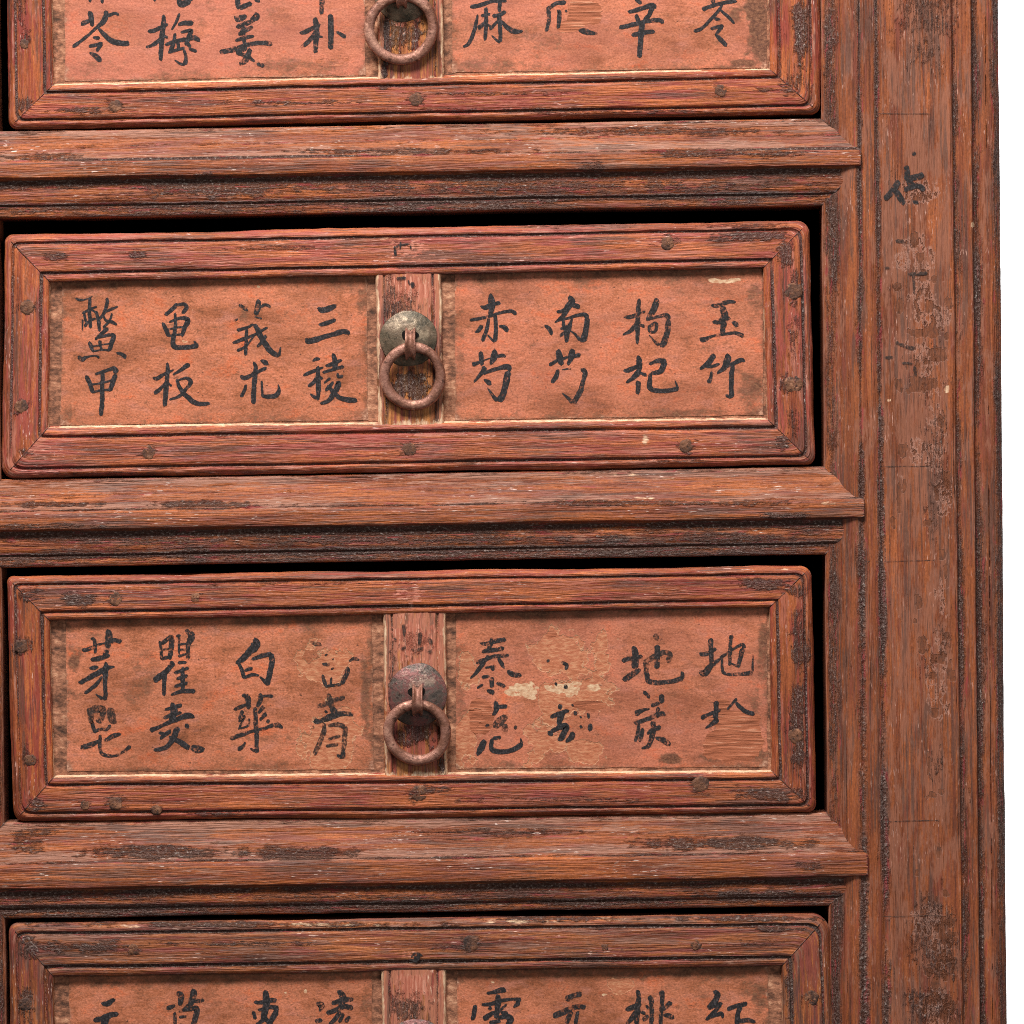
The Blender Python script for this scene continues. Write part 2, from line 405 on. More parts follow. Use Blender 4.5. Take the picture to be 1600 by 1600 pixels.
def metal(name, c0, c1, c2, c3, rough, metallic=0.35, bstr=0.6):
    n = NT(name)
    sc = 1.0 / (100 * S)
    a = n.noise(2.6 * sc, 2.6 * sc, 5, 0.62, vec=n.obj, sz=2.6 * sc, dist=0.5)
    b = n.noise(16 * sc, 16 * sc, 5, 0.7, (3, 0, 0), vec=n.obj, sz=16 * sc)
    v = n.math('ADD', n.math('MULTIPLY', a, 0.7), n.math('MULTIPLY', b, 0.3))
    col = n.ramp(v, [(0.36, c0), (0.46, c1), (0.55, c2), (0.66, c3)])
    n.bump(n.math('ADD', n.math('MULTIPLY', b, 0.7), a), bstr, 3.0)
    pit = n.step(n.noise(9 * sc, 9 * sc, 4, 0.7, (6, 1, 0), vec=n.obj, sz=9 * sc), 0.56, 0.64)
    col = n.mix(n.math('MULTIPLY', pit, 0.7), col, tuple(c * 0.55 for c in c0))
    rub = n.step(n.noise(4 * sc, 4 * sc, 5, 0.7, (1, 8, 2), vec=n.obj, sz=4 * sc), 0.56, 0.66)
    col = n.mix(n.math('MULTIPLY', rub, 0.5), col, tuple(min(1, c * 1.5) for c in c3))
    n.put(n.bsdf.inputs['Metallic'], metallic)
    return n.done(col, n.lin(b, 0.3, 0.7, rough + 0.12, rough - 0.12), 0.4)
M['plate_green'] = metal('tarnished_brass', srgb(56, 52, 42), srgb(94, 82, 66), srgb(118, 98, 80), srgb(146, 128, 106), 0.46)
M['plate_brown'] = metal('browned_brass', srgb(56, 50, 46), srgb(96, 82, 74), srgb(122, 72, 68), srgb(146, 124, 108), 0.45)
M['iron'] = metal('rusty_iron', srgb(86, 56, 46), srgb(130, 86, 68), srgb(158, 110, 94), srgb(190, 142, 120), 0.48)
M['nail'] = metal('rusted_nail_iron', srgb(34, 26, 24), srgb(78, 50, 38), srgb(112, 70, 46), srgb(170, 118, 88), 0.65, 0.05, 1.0)

def plain(name, c, rough):
    n = NT(name)
    a = n.noise(0.8, 6, 5, 0.6)
    return n.done(n.mix(a, tuple(v * 0.7 for v in c), tuple(v * 1.3 for v in c)), rough, 0.2)
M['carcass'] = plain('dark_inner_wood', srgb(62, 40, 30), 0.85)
M['hole_shade'] = plain('dark_hole_shade', srgb(22, 17, 15), 0.9)
M['side'] = plain('side_board_wood', srgb(128, 70, 46), 0.65)
n_ = NT('white_paper'); M['backdrop'] = n_.done((0.9, 0.9, 0.9), 0.9, 0.1)

CHIPS = [(985, 742, 50, 3.5, 1), (1035, 748, 40, 3, .9), (1005, 778, 40, 6, 1), (1008, 684, 8, 16, 1), (1000, 716, 16, 5, .7), (1290, 786, 34, 4, .8), (1165, 200, 10, 4, .7), (1020, 122, 9, 4, 1), (300, 382, 24, 3, .6),
         (600, 372, 16, 5, .7), (1238, 640, 10, 14, .5), (800, 1440, 120, 4, .9), (520, 1446, 160, 5, .8), (960, 1437, 60, 5, .7), (200, 1448, 60, 4, .8), (415, 1513, 4, 3, 1.2), (470, 893, 60, 3, .4), (1215, 890, 40, 5, .8), (40, 905, 20, 4, .6)]
def ridge(q, d):
    """how strongly a moulding profile juts out at each sample (0..1)"""
    qq = np.arange(q[0], q[-1], 0.5); dd = np.interp(qq, q, d)
    k = np.exp(-(np.arange(-24, 25) * 0.5 / 4.0) ** 2); k /= k.sum()
    pad = np.concatenate([np.full(24, dd[0]), dd, np.full(24, dd[-1])])
    r = np.clip((np.convolve(pad, k, 'valid') - dd) / 1.6, 0, 1)
    return np.interp(q, qq, r)

# ------------------------------------------------------------------ the cabinet frame
cab = Root('apothecary_cabinet', 680, 1860, 0,
           'weathered red brown cabinet frame of moulded rails and broad stile holding the lettered drawers', 'cabinet')

YA, YB = 100.0, 1300.0
SX_A = [1284, 1286, 1290, 1300, 1310, 1313, 1318, 1328, 1336, 1340, 1342.5, 1345, 1350, 1357, 1364, 1367, 1370, 1373, 1376, 1400, 1476, 1480, 1483, 1486, 1489, 1493, 1502, 1511, 1514, 1517, 1520, 1526, 1531, 1540, 1547, 1552, 1557, 1561, 1562, 1562]
SX_B = [1294, 1296, 1299, 1307, 1316, 1319, 1324, 1333, 1340, 1345, 1350, 1357, 1362, 1368, 1374, 1378, 1382, 1388, 1392, 1412, 1490, 1494, 1497, 1500, 1503, 1507, 1515, 1523, 1526, 1528, 1530, 1535, 1540, 1549, 1557, 1562, 1567, 1571, 1572, 1572]
SD =   [17,   14,   12.5, 12.6, 9.6,  6.8,  5.0,  2.2,  0.8,  1.2,  4.0,    2.2, -0.8, -1.8, -0.8, 1.0,  3.2,  2.2,  0.2,  0.0,  0.0, -1.2, -2.4, -1.6,  3.4,  3.0,  1.2,  0.6, -1.0, -0.6,  5.0,  6.0,  4.4,  2.2,  2.6,  4.6,  9.0, 13.0, 18.0, 110]
SG =   [0.1,  0.15, 0.55, 0.7,  0.35, 0.0,  0.0,  0.05, 0.25, 0.65, 0.8,  0.35, 0.0,  0.0,  0.15, 0.6,  0.85, 0.5,  0.1,  0.0,  0.0,  0.0,  0.0,  0.2,  0.75, 0.6,  0.15, 0.0,  0.0,  0.2,  0.8,  0.75, 0.35, 0.0,  0.25, 0.62, 0.62, 0.6, 0.5, 0.4]

FIELD_STAINS = [(1440, 20, 70, 60, 0.55), (1450, 75, 40, 40, 0.5), (1408, 285, 26, 30, 0.25), (1452, 590, 18, 130, 0.25), (1465, 690, 24, 120, 0.4), (1470, 760, 22, 30, 0.45),
                (1458, 800, 18, 60, 0.35), (1450, 1030, 24, 60, 0.42), (1475, 1000, 16, 30, 0.5), (1455, 1430, 40, 40, 0.8), (1465, 1500, 40, 60, 0.85), (1458, 1570, 46, 40, 0.85), (1462, 1200, 14, 30, 0.45),
                (1420, 380, 20, 8, 0.5), (1400, 450, 24, 10, 0.4), (1440, 560, 40, 12, 0.35)]
def sharp_spots(seed, n, x0, x1, y0, y1, r0, r1):
    rg = np.random.default_rng(seed)
    return [(rg.uniform(x0, x1), rg.uniform(y0, y1), rg.uniform(r0, r1), rg.uniform(r0, r1) * rg.uniform(1, 2.4), 1.0) for _ in range(n)]
FIELD_SPOTS = sharp_spots(3, 26, 1395, 1486, 330, 830, 2.5, 8) + sharp_spots(4, 14, 1425, 1490, 850, 1260, 2, 7) + sharp_spots(5, 30, 1440, 1492, 1395, 1600, 3, 9) + \
    [(1405, 775, 3, 26, 1.0), (1430, 970, 4, 5, 1.0), (1478, 995, 8, 10, 1.0), (1440, 1008, 7, 14, 1.0), (1465, 1030, 12, 8, 1.0), (1451, 1195, 4, 22, 1.0), (1467, 1330, 3, 14, 1.0), (1432, 1363, 4, 8, 1.0),
     (1440, 600, 26, 14, 0.9), (1465, 555, 20, 14, 0.9), (1445, 520, 34, 9, 0.8)]

FLAKES = [(1440, 300, 44, 30, 1), (1430, 400, 50, 40, .9), (1455, 470, 40, 60, 1), (1440, 560, 46, 40, .9), (1462, 640, 24, 60, .8), (1450, 720, 44, 40, .9), (1475, 780, 20, 40, 1), (1470, 940, 24, 60, .8), (1465, 1060, 28, 70, .8), (1455, 1430, 40, 50, 1), (1470, 1490, 30, 60, 1), (1460, 1570, 44, 50, 1)]
def stile(mirror=False):
    xa = np.array(SX_A, float); xb = np.array(SX_B, float); sd = np.array(SD); sg = np.array(SG)
    if mirror:
        keep = slice(0, 20)
        xa, xb, sd, sg = xa[keep], xb[keep], sd[keep], sg[keep]
    # resample across the moulding
    seg = np.hypot(np.diff(xa), np.diff(sd)); L = np.concatenate([[0], np.cumsum(seg)])
    q = np.unique(np.concatenate([np.arange(0, L[-1] - 92, 1.4), np.linspace(max(L[-1] - 92, 0), L[-1], 14), L]))
    xa, xb, sd, sg = (np.interp(q, L, v) for v in (xa, xb, sd, sg))
    # back edge into the opening
    xa = np.concatenate([[xa[0], xa[0]], xa]); xb = np.concatenate([[xb[0], xb[0]], xb])
    sd = np.concatenate([[110, 40], sd]); sg = np.concatenate([[0.2, 0.2], sg]); q = np.concatenate([[-60, -10], q])
    ys = np.arange(-260, 1862, 3.5)
    Yg, Qg = np.meshgrid(ys, q, indexing='ij')
    w = ((ys - YA) / (YB - YA))[:, None]
    X = xa[None] * (1 - w) + xb[None] * w
    D = np.repeat(sd[None], len(ys), 0); G = np.repeat(sg[None], len(ys), 0)
    wob = fbm(Yg / 130, Qg / 60, 4, 3) * 1.1 + fbm(Yg / 22, Qg / 14, 5, 3) * 0.4
    X = X + wob * np.where(G + (D > 10) > 0, 1, 0.6)
    D = D + fbm(Yg / 40, Qg / 9, 6, 4) * 0.55
    if mirror:
        e = 5 + 0.0105 * (ys - 1285)
        X = e[:, None] - (X - (xa[2] * (1 - w) + xb[2] * w))
    G = G * (0.85 + 0.7 * fbm(Yg / 160, Qg / 50, 8, 4)) + 0.2 * fbm(Yg / 60, Qg / 20, 9, 3)
    st = np.zeros_like(X); du = np.zeros_like(X); fl = np.zeros_like(X)
    we = np.repeat(ridge(q, sd)[None], len(ys), 0) * (np.abs(X - 1428) > 50)
    if not mirror:
        st = 0.8 * blobs(X, Yg, FIELD_STAINS, 12, 0.7, 1.4)
        fl = np.clip(1.2 * blobs(X, Yg, FIELD_SPOTS, 14, 0.9, 3, 0.1), 0, 1)
        onf = (X > 1393) & (X < 1488)
        fl = np.maximum(fl, onf * 0.5 * blobs(X, Yg, FLAKES, 15, 0.9, 2.0, 0.03))
        du = blobs(X, Yg, [(1480, 608, 4, 5, 1.5), (1389, 626, 3, 3, 1.2), (1520, 351, 3, 5, 1.2)], 3, 0.3, 5, 0.2)
    P = np.stack([X, Yg, D], -1).reshape(-1, 3)
    f = face_viewer(P, grid_faces(len(ys), len(q)))
    uv = np.stack([(Yg + (700 if mirror else 0)) / 100, Qg / 100 + 3], -1).reshape(-1, 2)
    return link_mesh('stile', P, f, M['stile'], cab, uv=uv, attrs={'groove': G, 'stain': st, 'dust': du, 'flake': fl, 'wear': we, 'film': ((X > 1378) & (X < 1484)) * (0.05 + 0.03 * np.exp(-((Yg - 560) / 260) ** 2))})

stile(False); stile(True)

def edge_x(y): return 1284 + (y - 100) * (10 / 1200.0)
def tip_x(y): return 1343.5 + (y - 100) * (11.5 / 1200.0)
def left_x(y): return 5 + 0.0105 * (y - 1285)

def rail(yl0, yr0, yl1, yr1, b0, b1, stains, glit, seed):
    """upper edge yl0->yr0, lower edge yl1->yr1 (at x=0 and x=1290); nosing between fractions b0 and b1"""
    kt = [(0, 110), (0, 60), (0, 17), (.03 * b0, 14.5), (.08 * b0, 13), (.3 * b0, 11.8), (.48 * b0, 8.6), (.53 * b0, 7), (.8 * b0, 2.6), (.93 * b0, 0.8), (.97 * b0, 0.6),
          (b0, -1.5), (b0 + .012, -3.4), (b0 + .05, -4.2), (b1 - .05, -4.2), (b1 - .014, -3.2), (b1 - .003, -1.0), (b1, 2.0)]
    r = 1 - b1
    kt += [(b1 + .04 * r, 6.2), (b1 + .16 * r, 7.6), (b1 + .25 * r, 6.2), (b1 + .4 * r, 5.6), (b1 + .55 * r, 7.0), (b1 + .66 * r, 10.2), (b1 + .7 * r, 13.4), (b1 + .74 * r, 12.2),
           (b1 + .9 * r, 13), (b1 + .97 * r, 14.5), (1, 17), (1, 60), (1, 110)]
    t = np.array([k[0] for k in kt]); d = np.array([k[1] for k in kt], float)
    Hm = ((yl1 - yl0) + (yr1 - yr0)) / 2
    seg = np.hypot(np.diff(t) * Hm, np.diff(d)); L = np.concatenate([[0], np.cumsum(seg)])
    lo, hi = 93, L[-1] - 93
    q = np.unique(np.concatenate([np.linspace(0, lo, 5), np.arange(lo, hi, 1.3), np.linspace(hi, L[-1], 5), L]))
    t = np.interp(q, L, t); d = np.interp(q, L, d)
    def gs(c, s): return np.exp(-((t - c) / s) ** 2)
    g = glit * gs(b0 - .022, .022) + 0.35 * gs(.05 * b0, .03) + 0.62 * gs(b1 + .12 * r, .055) + 0.78 * gs(b1 + .7 * r, .03) + 0.22 * gs(b1 + .9 * r, .05) + 0.3 * gs(b0 * .5, .03)
    g = g * 1.0 + np.where(t > b1 + .02, 0.28, 0)
    m = np.where(t < b0, t / b0, np.where(t > b1, (1 - t) / r, 1.0)); m = np.clip(m, 0, 1)
    yref = (yr0 + (yr1 - yr0) * t)
    yl = (yl0 + (yl1 - yl0) * t)
    xr = edge_x(yref) * (1 - m) + tip_x(yref) * m
    xl = left_x(yl) - m * 58
    ns = 380
    s = np.linspace(0, 1, ns)[:, None]
    X = xl[None] * (1 - s) + xr[None] * s
    Y0 = yl0 + (yr0 - yl0) * X / 1290; Y1 = yl1 + (yr1 - yl1) * X / 1290
    Y = Y0 + (Y1 - Y0) * t[None]
    D = np.repeat(d[None], ns, 0).astype(float)
    Q = np.repeat(q[None], ns, 0)
    Y = Y + fbm(X / 170, Q / 40, seed, 3) * 1.5 + fbm(X / 26, Q / 10, seed + 1, 3) * 0.5
    D = D + fbm(X / 50, Q / 8, seed + 2, 4) * 0.6
    ends = np.minimum(np.abs(X - xr[None]), np.abs(X - xl[None]))
    G = np.repeat(g[None], ns, 0) * (1 + 0.8 * fbm(X / 160, Q / 30, seed + 3, 3)) + 0.55 * np.exp(-(ends / 2.2) ** 2)
    st = blobs(X, Y, stains, seed + 4, 0.7, 2.0)
    P = np.stack([X, Y, D], -1).reshape(-1, 3)
    f = face_viewer(P, grid_faces(ns, len(q)))
    uv = np.stack([X / 100 + seed * 3.1, Q / 100 + seed], -1).reshape(-1, 2)
    return link_mesh('rail', P, f, M['rail'], cab, uv=uv, attrs={'groove': G, 'stain': st, 'dust': 0.62 * blobs(X, Y, CHIPS, seed + 9, 1.1, 1.2, 0.07), 'film': np.repeat((0.09 * gs(.1 * b0, .05) + .05 * gs(.85 * b0, .05) - .04 * gs(.5 * b0, .06) - .05 * (t > b0))[None], ns, 0), 'wear': np.repeat(ridge(q, d)[None], ns, 0) * np.clip(1 + .8 * fbm(X / 90, Q / 9, seed + 6, 3), 0, 2)})

rail(204, 184, 341, 321, .372, .556, [(60, 245, 80, 8, .5), (620, 236, 240, 6, .6), (1000, 205, 300, 8, .5), (820, 290, 520, 16, .6), (330, 292, 140, 20, .8), (880, 330, 500, 9, .6), (1120, 240, 160, 8, .6), (200, 325, 300, 8, .55), (930, 262, 30, 14, .55)], 0.75, 40)
rail(749, 729, 887, 866, .384, .587, [(90, 788, 90, 6, .75), (330, 788, 120, 7, .7), (60, 822, 140, 6, .6), (600, 842, 560, 12, .62), (1000, 868, 420, 9, .65), (250, 840, 200, 10, .6), (1150, 842, 160, 12, .7), (480, 870, 300, 8, .5), (1230, 806, 40, 6, .8), (1030, 786, 280, 6, .6)], 0.55, 50)
rail(1286, 1271, 1437, 1416, .44, .686, [(260, 1332, 130, 12, .8), (470, 1332, 120, 12, .75), (45, 1320, 30, 16, .5), (50, 1302, 40, 8, .6), (220, 1434, 260, 8, .8), (820, 1428, 500, 9, .55), (1150, 1318, 160, 12, .75), (80, 1400, 100, 12, .7), (1200, 1400, 140, 12, .75), (1260, 1352, 30, 8, .5), (800, 1300, 200, 6, .4), (620, 1402, 300, 6, .45)], 0.6, 60)

boxes('side_panel', [(1520, 1560, -260, 1860, 112, 1500)], M['side'], cab)
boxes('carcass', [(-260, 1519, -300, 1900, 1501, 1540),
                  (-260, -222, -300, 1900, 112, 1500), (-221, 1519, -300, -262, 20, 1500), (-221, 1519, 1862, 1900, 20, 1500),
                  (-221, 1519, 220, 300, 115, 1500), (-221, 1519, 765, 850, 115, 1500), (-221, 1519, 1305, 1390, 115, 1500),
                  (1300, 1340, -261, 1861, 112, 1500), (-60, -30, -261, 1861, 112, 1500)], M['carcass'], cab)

# ------------------------------------------------------------------ drawers
PROF = [(0.5, 80), (0.5, 30), (0.0, 14), (1.0, 8.6), (3, 5.4), (6, 2.9), (9, 1.5), (11.5, 1.9), (13, 4.4), (15.6, 4.4), (17, 1.3), (20, 0.3), (38, 0), (54, 0.2), (57, 1.1),
        (58.4, 4.2), (61.2, 4.2), (62.6, 1.6), (65, 0.6), (68, 0.8), (71, 2.4), (72.6, 5), (73, 9)]
DF = 6.0       # depth of the drawer faces
PANEL_D = DF + 14

SALMON = [(640, 390, 56, 22, .55), (640, 450, 46, 34, .9), (642, 932, 50, 20, .5), (648, 1000, 44, 42, .95), (645, 1545, 44, 30, .8), (640, 1492, 30, 12, .4), (635, 20, 40, 40, .5)]
def lerp(a, b, t): return a + (b - a) * t

def member(root, name, A, B, a, b, mat, seed, bevel, groove_amt, stains, dust_amt, radA, radB):
    """mitred frame piece: outer corners A,B; inner corners a,b"""
    A, B, a, b = (np.array(v, float) for v in (A, B, a, b))
    prof = PROF + [(73 + bevel, 20)]
    d = np.array([p[0] for p in prof]); h = np.array([p[1] for p in prof], float)
    seg = np.hypot(np.diff(d), np.diff(h)); L = np.concatenate([[0], np.cumsum(seg)])
    q = np.unique(np.concatenate([np.linspace(0, 64, 6), np.arange(64, L[-1], 1.1), L]))
    dd = np.interp(q, L, d); hh = np.interp(q, L, h)
    Lo = np.linalg.norm(B - A)
    ns = int(Lo / 3.6) + 2
    s = np.linspace(0, 1, ns)
    # a few extra sections near the rounded corners
    s = np.unique(np.concatenate([s, np.linspace(0, 30 / Lo, 14), 1 - np.linspace(0, 30 / Lo, 14)]))
    ns = len(s)
    e = (B - A) / Lo
    n = np.array([-e[1], e[0]])
    mid_in = (a + b) / 2 - (A + B) / 2
    if n @ mid_in < 0: n = -n
    x = s * Lo; off = np.zeros(ns); xs = x.copy()
    for (rad, endd) in ((radA, 0), (radB, 1)):
        xx = x if endd == 0 else Lo - x
        k = xx < rad
        ph = (1 - xx[k] / rad) * math.pi / 4
        pos = rad - rad * np.sin(ph)
        # corner cut: foot of the mitre sits on the diagonal
        off[k] += rad - rad * np.cos(ph)
        xs[k] = pos if endd == 0 else Lo - pos
    O = A[None] + e[None] * xs[:, None] + n[None] * off[:, None]
    I = lerp(a[None], b[None], s[:, None])
    t = np.clip(dd, 0, 200) / 73.0
    XY = O[:, None, :] + (I - O)[:, None, :] * t[None, :, None]
    X = XY[..., 0]; Y = XY[..., 1]
    along = np.repeat(x[:, None], len(q), 1); Q = np.repeat(q[None], ns, 0)
    D = DF + np.repeat(hh[None], ns, 0)
    vert = abs(e[1]) > abs(e[0])
    wob = fbm(along / 150, Q / 60, seed, 3) * 1.3 + fbm(along / 24, Q / 12, seed + 1, 3) * 0.5
    fade = np.clip(np.minimum(along, Lo - along) / 25, 0, 1)
    wob = wob * fade * (1 + 0.9 * np.exp(-(dd / 9) ** 2))[None]
    if vert: X = X + wob
    else: Y = Y + wob
    nick = np.clip(fbm(along / 18, Q * 0, seed + 7, 4) - 0.35, 0, 1) * 5 * np.exp(-((dd - 2) / 4) ** 2)[None]
    D = D + fbm(along / 45, Q / 7, seed + 2, 4) * 0.55 * fade + nick * fade
    G = groove_amt * (np.exp(-((dd - 14.3) / 2.3) ** 2) + np.exp(-((dd - 59.8) / 2.7) ** 2))[None] * (1.0 + 0.9 * fbm(along / 120, Q / 60, seed + 3, 3))
    G = G + (0.5 * np.exp(-((dd - 72.5) / 1.5) ** 2))[None] * (bevel < 2)
    ends = np.minimum(along, Lo - along) - 73 * t[None] * 0
    endd = np.minimum(s, 1 - s)[:, None] * Lo
    G = np.maximum(G, 0.75 * np.exp(-(endd / 1.6) ** 2) * (dd > 8)[None])
    st = blobs(X, Y, stains, seed + 4, 0.8, 1.5)
    du = dust_amt * (0.85 + 0.8 * fbm(along / 70, Q / 30, seed + 12, 4)) * (dd > 72.8)[None] * np.ones_like(X) + 0.5 * dust_amt * np.exp(-((dd - 72) / 1.2) ** 2)[None]
    P = np.stack([X, Y, D], -1).reshape(-1, 3)
    f = face_viewer(P, grid_faces(ns, len(q)))
    uv = np.stack([along / 100 + seed * 2.3, Q / 100 + seed * 1.1], -1).reshape(-1, 2)
    du = np.maximum(du, 0.62 * blobs(X, Y, CHIPS, seed + 9, 1.1, 1.2, 0.07))
    we = np.repeat(ridge(q, hh)[None], ns, 0)
    sal = blobs(X, Y, SALMON, seed + 6, 0.6, 1.6, 0.08)
    return link_mesh(name, P, f, mat, root, uv=uv, attrs={'groove': G, 'stain': st, 'dust': du, 'wear': we, 'salmon': sal})

def bil(quad, u, v):
    TL, TR, BR, BL = (np.array(p, float) for p in quad)
    u = u[..., None]; v = v[..., None]
    return (TL * (1 - u) + TR * u) * (1 - v) + (BL * (1 - u) + BR * u) * v

def sheet(root, name, quad, depth, mat, step=2.0, edge_wob=0.0, seed=0, attr_fn=None, parent=None, wave=0.0):
    TL, TR, BR, BL = (np.array(p, float) for p in quad)
    nu = int(np.linalg.norm(TR - TL) / step) + 2; nv = int(np.linalg.norm(BL - TL) / step) + 2
    u, v = np.meshgrid(np.linspace(0, 1, nu), np.linspace(0, 1, nv), indexing='ij')
    XY = bil(quad, u, v); X, Y = XY[..., 0].copy(), XY[..., 1].copy()
    if edge_wob:
        X += edge_wob * fbm(Y / 30, Y * 0 + (u > .5) * 9, seed, 4) * (np.abs(u - .5) * 2) ** 8
        Y += edge_wob * fbm(X / 30, X * 0 + (v > .5) * 9, seed + 3, 4) * (np.abs(v - .5) * 2) ** 8
    D = depth + wave * fbm(X / 60, Y / 30, seed + 5, 3)
    P = np.stack([X, Y, D], -1).reshape(-1, 3)
    f = face_viewer(P, grid_faces(nu, nv))
    uv = np.stack([X / 100 + seed * 1.3, Y / 100 + seed * 0.7], -1).reshape(-1, 2)
    return link_mesh(name, P, f, mat, root, parent, uv=uv, attrs=attr_fn(X, Y, u, v) if attr_fn else None)

def paper_attrs(spec, seed, w, h):
    def fn(X, Y, u, v):
        el = u * w; er = (1 - u) * w; et = v * h; eb = (1 - v) * h
        g = np.maximum.reduce([0.85 * np.exp(-et / 14), 0.6 * np.exp(-eb / 10), 0.45 * np.exp(-el / 9), 0.6 * np.exp(-er / 10)])
        g = np.maximum(g, 0.55 * np.exp(-np.minimum(el, er) / 26) * np.exp(-np.minimum(et, eb) / 26) * 1.6)
        g = g + 0.5 * np.clip(fbm(X / 70, Y / 34, seed + 40, 4) + 0.12, 0, 1)
        bc = np.exp(-np.minimum(el, er) / 16) * np.exp(-eb / 22) * 1.3
        bc = np.maximum(bc, 0.55 * np.exp(-eb / 5) * (1 + fbm(X / 60, Y / 60, seed + 50, 3)))
        bc = np.maximum(bc, 0.5 * np.exp(-np.minimum(el, er) / 6) * (1 + fbm(Y / 30, X / 60, seed + 51, 3)))
        g = np.maximum(g, blobs(X, Y, spec.get('grime', []), seed + 41, 0.7, 1.8))
        return {'rosy': spec.get('rosy', 0) * np.clip(0.7 + fbm(X / 90, Y / 50, seed + 60, 4), 0, 1), 'dusty': bc, 'grime': g, 'rubbed': blobs(X, Y, spec.get('rubbed', []), seed + 42, 0.9, 2.5, 0.035),
                'chalk': blobs(X, Y, spec.get('chalk', []), seed + 43, 1.0, 2.0, 0.06),
                'bare': blobs(X, Y, spec.get('bare', []), seed + 44, 0.3, 4.0, 0.05)}
    return fn

# ---- brush strokes
def catmull(pts, step=0.9):
    p = np.array(pts, float)
    if len(p) == 1: p = np.array([p[0] - [p[0][2] * .25, 0, 0], p[0] + [p[0][2] * .25, 0, 0]])
    q = np.concatenate([[2 * p[0] - p[1]], p, [2 * p[-1] - p[-2]]])
    out = []
    for i in range(1, len(q) - 2):
        n = max(2, int(np.linalg.norm(q[i + 1][:2] - q[i][:2]) / step))
        t = np.linspace(0, 1, n, endpoint=False)[:, None]
        a, b, c, d = q[i - 1], q[i], q[i + 1], q[i + 2]
        o = 0.5 * ((2 * b) + (-a + c) * t + (2 * a - 5 * b + 4 * c - d) * t ** 2 + (-a + 3 * b - 3 * c + d) * t ** 3)
        lo = np.minimum(b[2], c[2]) * 0.9; hi = np.maximum(b[2], c[2]) * 1.08
        o[:, 2] = np.clip(o[:, 2], lo, hi)
        out.append(o)
    out.append(p[-1:])
    return np.concatenate(out)

def glyph(root, parent, text, tile, depth, mat, seed, wscale=1.0, name='ink_character'):
    ox, oy, sc = tile
    P = []; F = []
    for si, line in enumerate(text.strip().split('|')):
        pts = [tuple(float(v) for v in tok.split(',')) for tok in line.split()]
        pts = [(ox + x / sc, oy + y / sc, w / sc * wscale * 1.0) for x, y, w in pts]
        c = catmull(pts)
        tg = np.gradient(c[:, :2], axis=0); tg /= np.maximum(np.linalg.norm(tg, axis=1, keepdims=True), 1e-6)
        nr = np.stack([-tg[:, 1], tg[:, 0]], 1)
        hw = c[:, 2] / 2
        # blunt, slightly slanted brush ends
        arc = np.concatenate([[0], np.cumsum(np.linalg.norm(np.diff(c[:, :2], axis=0), axis=1))])
        for dist, w0 in ((arc, hw[0]), (arc[-1] - arc, hw[-1])):
            k = np.clip(dist / max(w0 * 0.7, 0.5), 0, 1)
            hw = hw * np.sqrt(np.clip(1 - (1 - k) ** 2 * 0.5, 0, 1))
        j = seed * 7 + si * 3
        jl = 1.04 + 0.26 * fbm(arc / 6, arc * 0, j, 4); jr = 1.04 + 0.26 * fbm(arc / 6, arc * 0 + 5, j + 1, 4)
        sl = 0.7 * math.sin(j * 1.7)
        e0 = c[0, :2] - tg[0] * min(hw[0] * 0.9, 1.6) + nr[0] * hw[0] * sl; e1 = c[-1, :2] + tg[-1] * min(hw[-1] * 0.9, 1.6) - nr[-1] * hw[-1] * sl
        Lp = c[:, :2] + nr * (hw * jl)[:, None]; Rp = c[:, :2] - nr * (hw * jr)[:, None]
        b = len(P); n = len(c); dz = depth - 0.012 * si
        P += [(x, y, dz) for x, y in Lp] + [(x, y, dz) for x, y in Rp] + [(e0[0], e0[1], dz), (e1[0], e1[1], dz)]
        for i in range(n - 1):
            F.append((b + i, b + i + 1, b + n + i + 1, b + n + i))
        F.append((b + 2 * n, b, b + n)); F.append((b + 2 * n + 1, b + 2 * n - 1, b + n - 1))
    return link_mesh(name, P, F, mat, root, parent, smooth=False)

T5P = (560, 340, 5.0); T5A = (0, 420, 5.0); T5B = (320, 420, 5.0)
K = 1600 / 260.0
TC = (700, 420, K); TD = (940, 420, K)
TE = (80, 960, K); TF = (340, 960, K); TG = (720, 960, K); TH = (950, 960, K)
TI = (80, 0, K); TJ = (320, 0, K); TK = (700, 0, K); TL_ = (940, 0, K)
TM = (80, 1400, K); TN = (380, 1400, K); TO = (700, 1400, K); TP = (940, 1400, K)

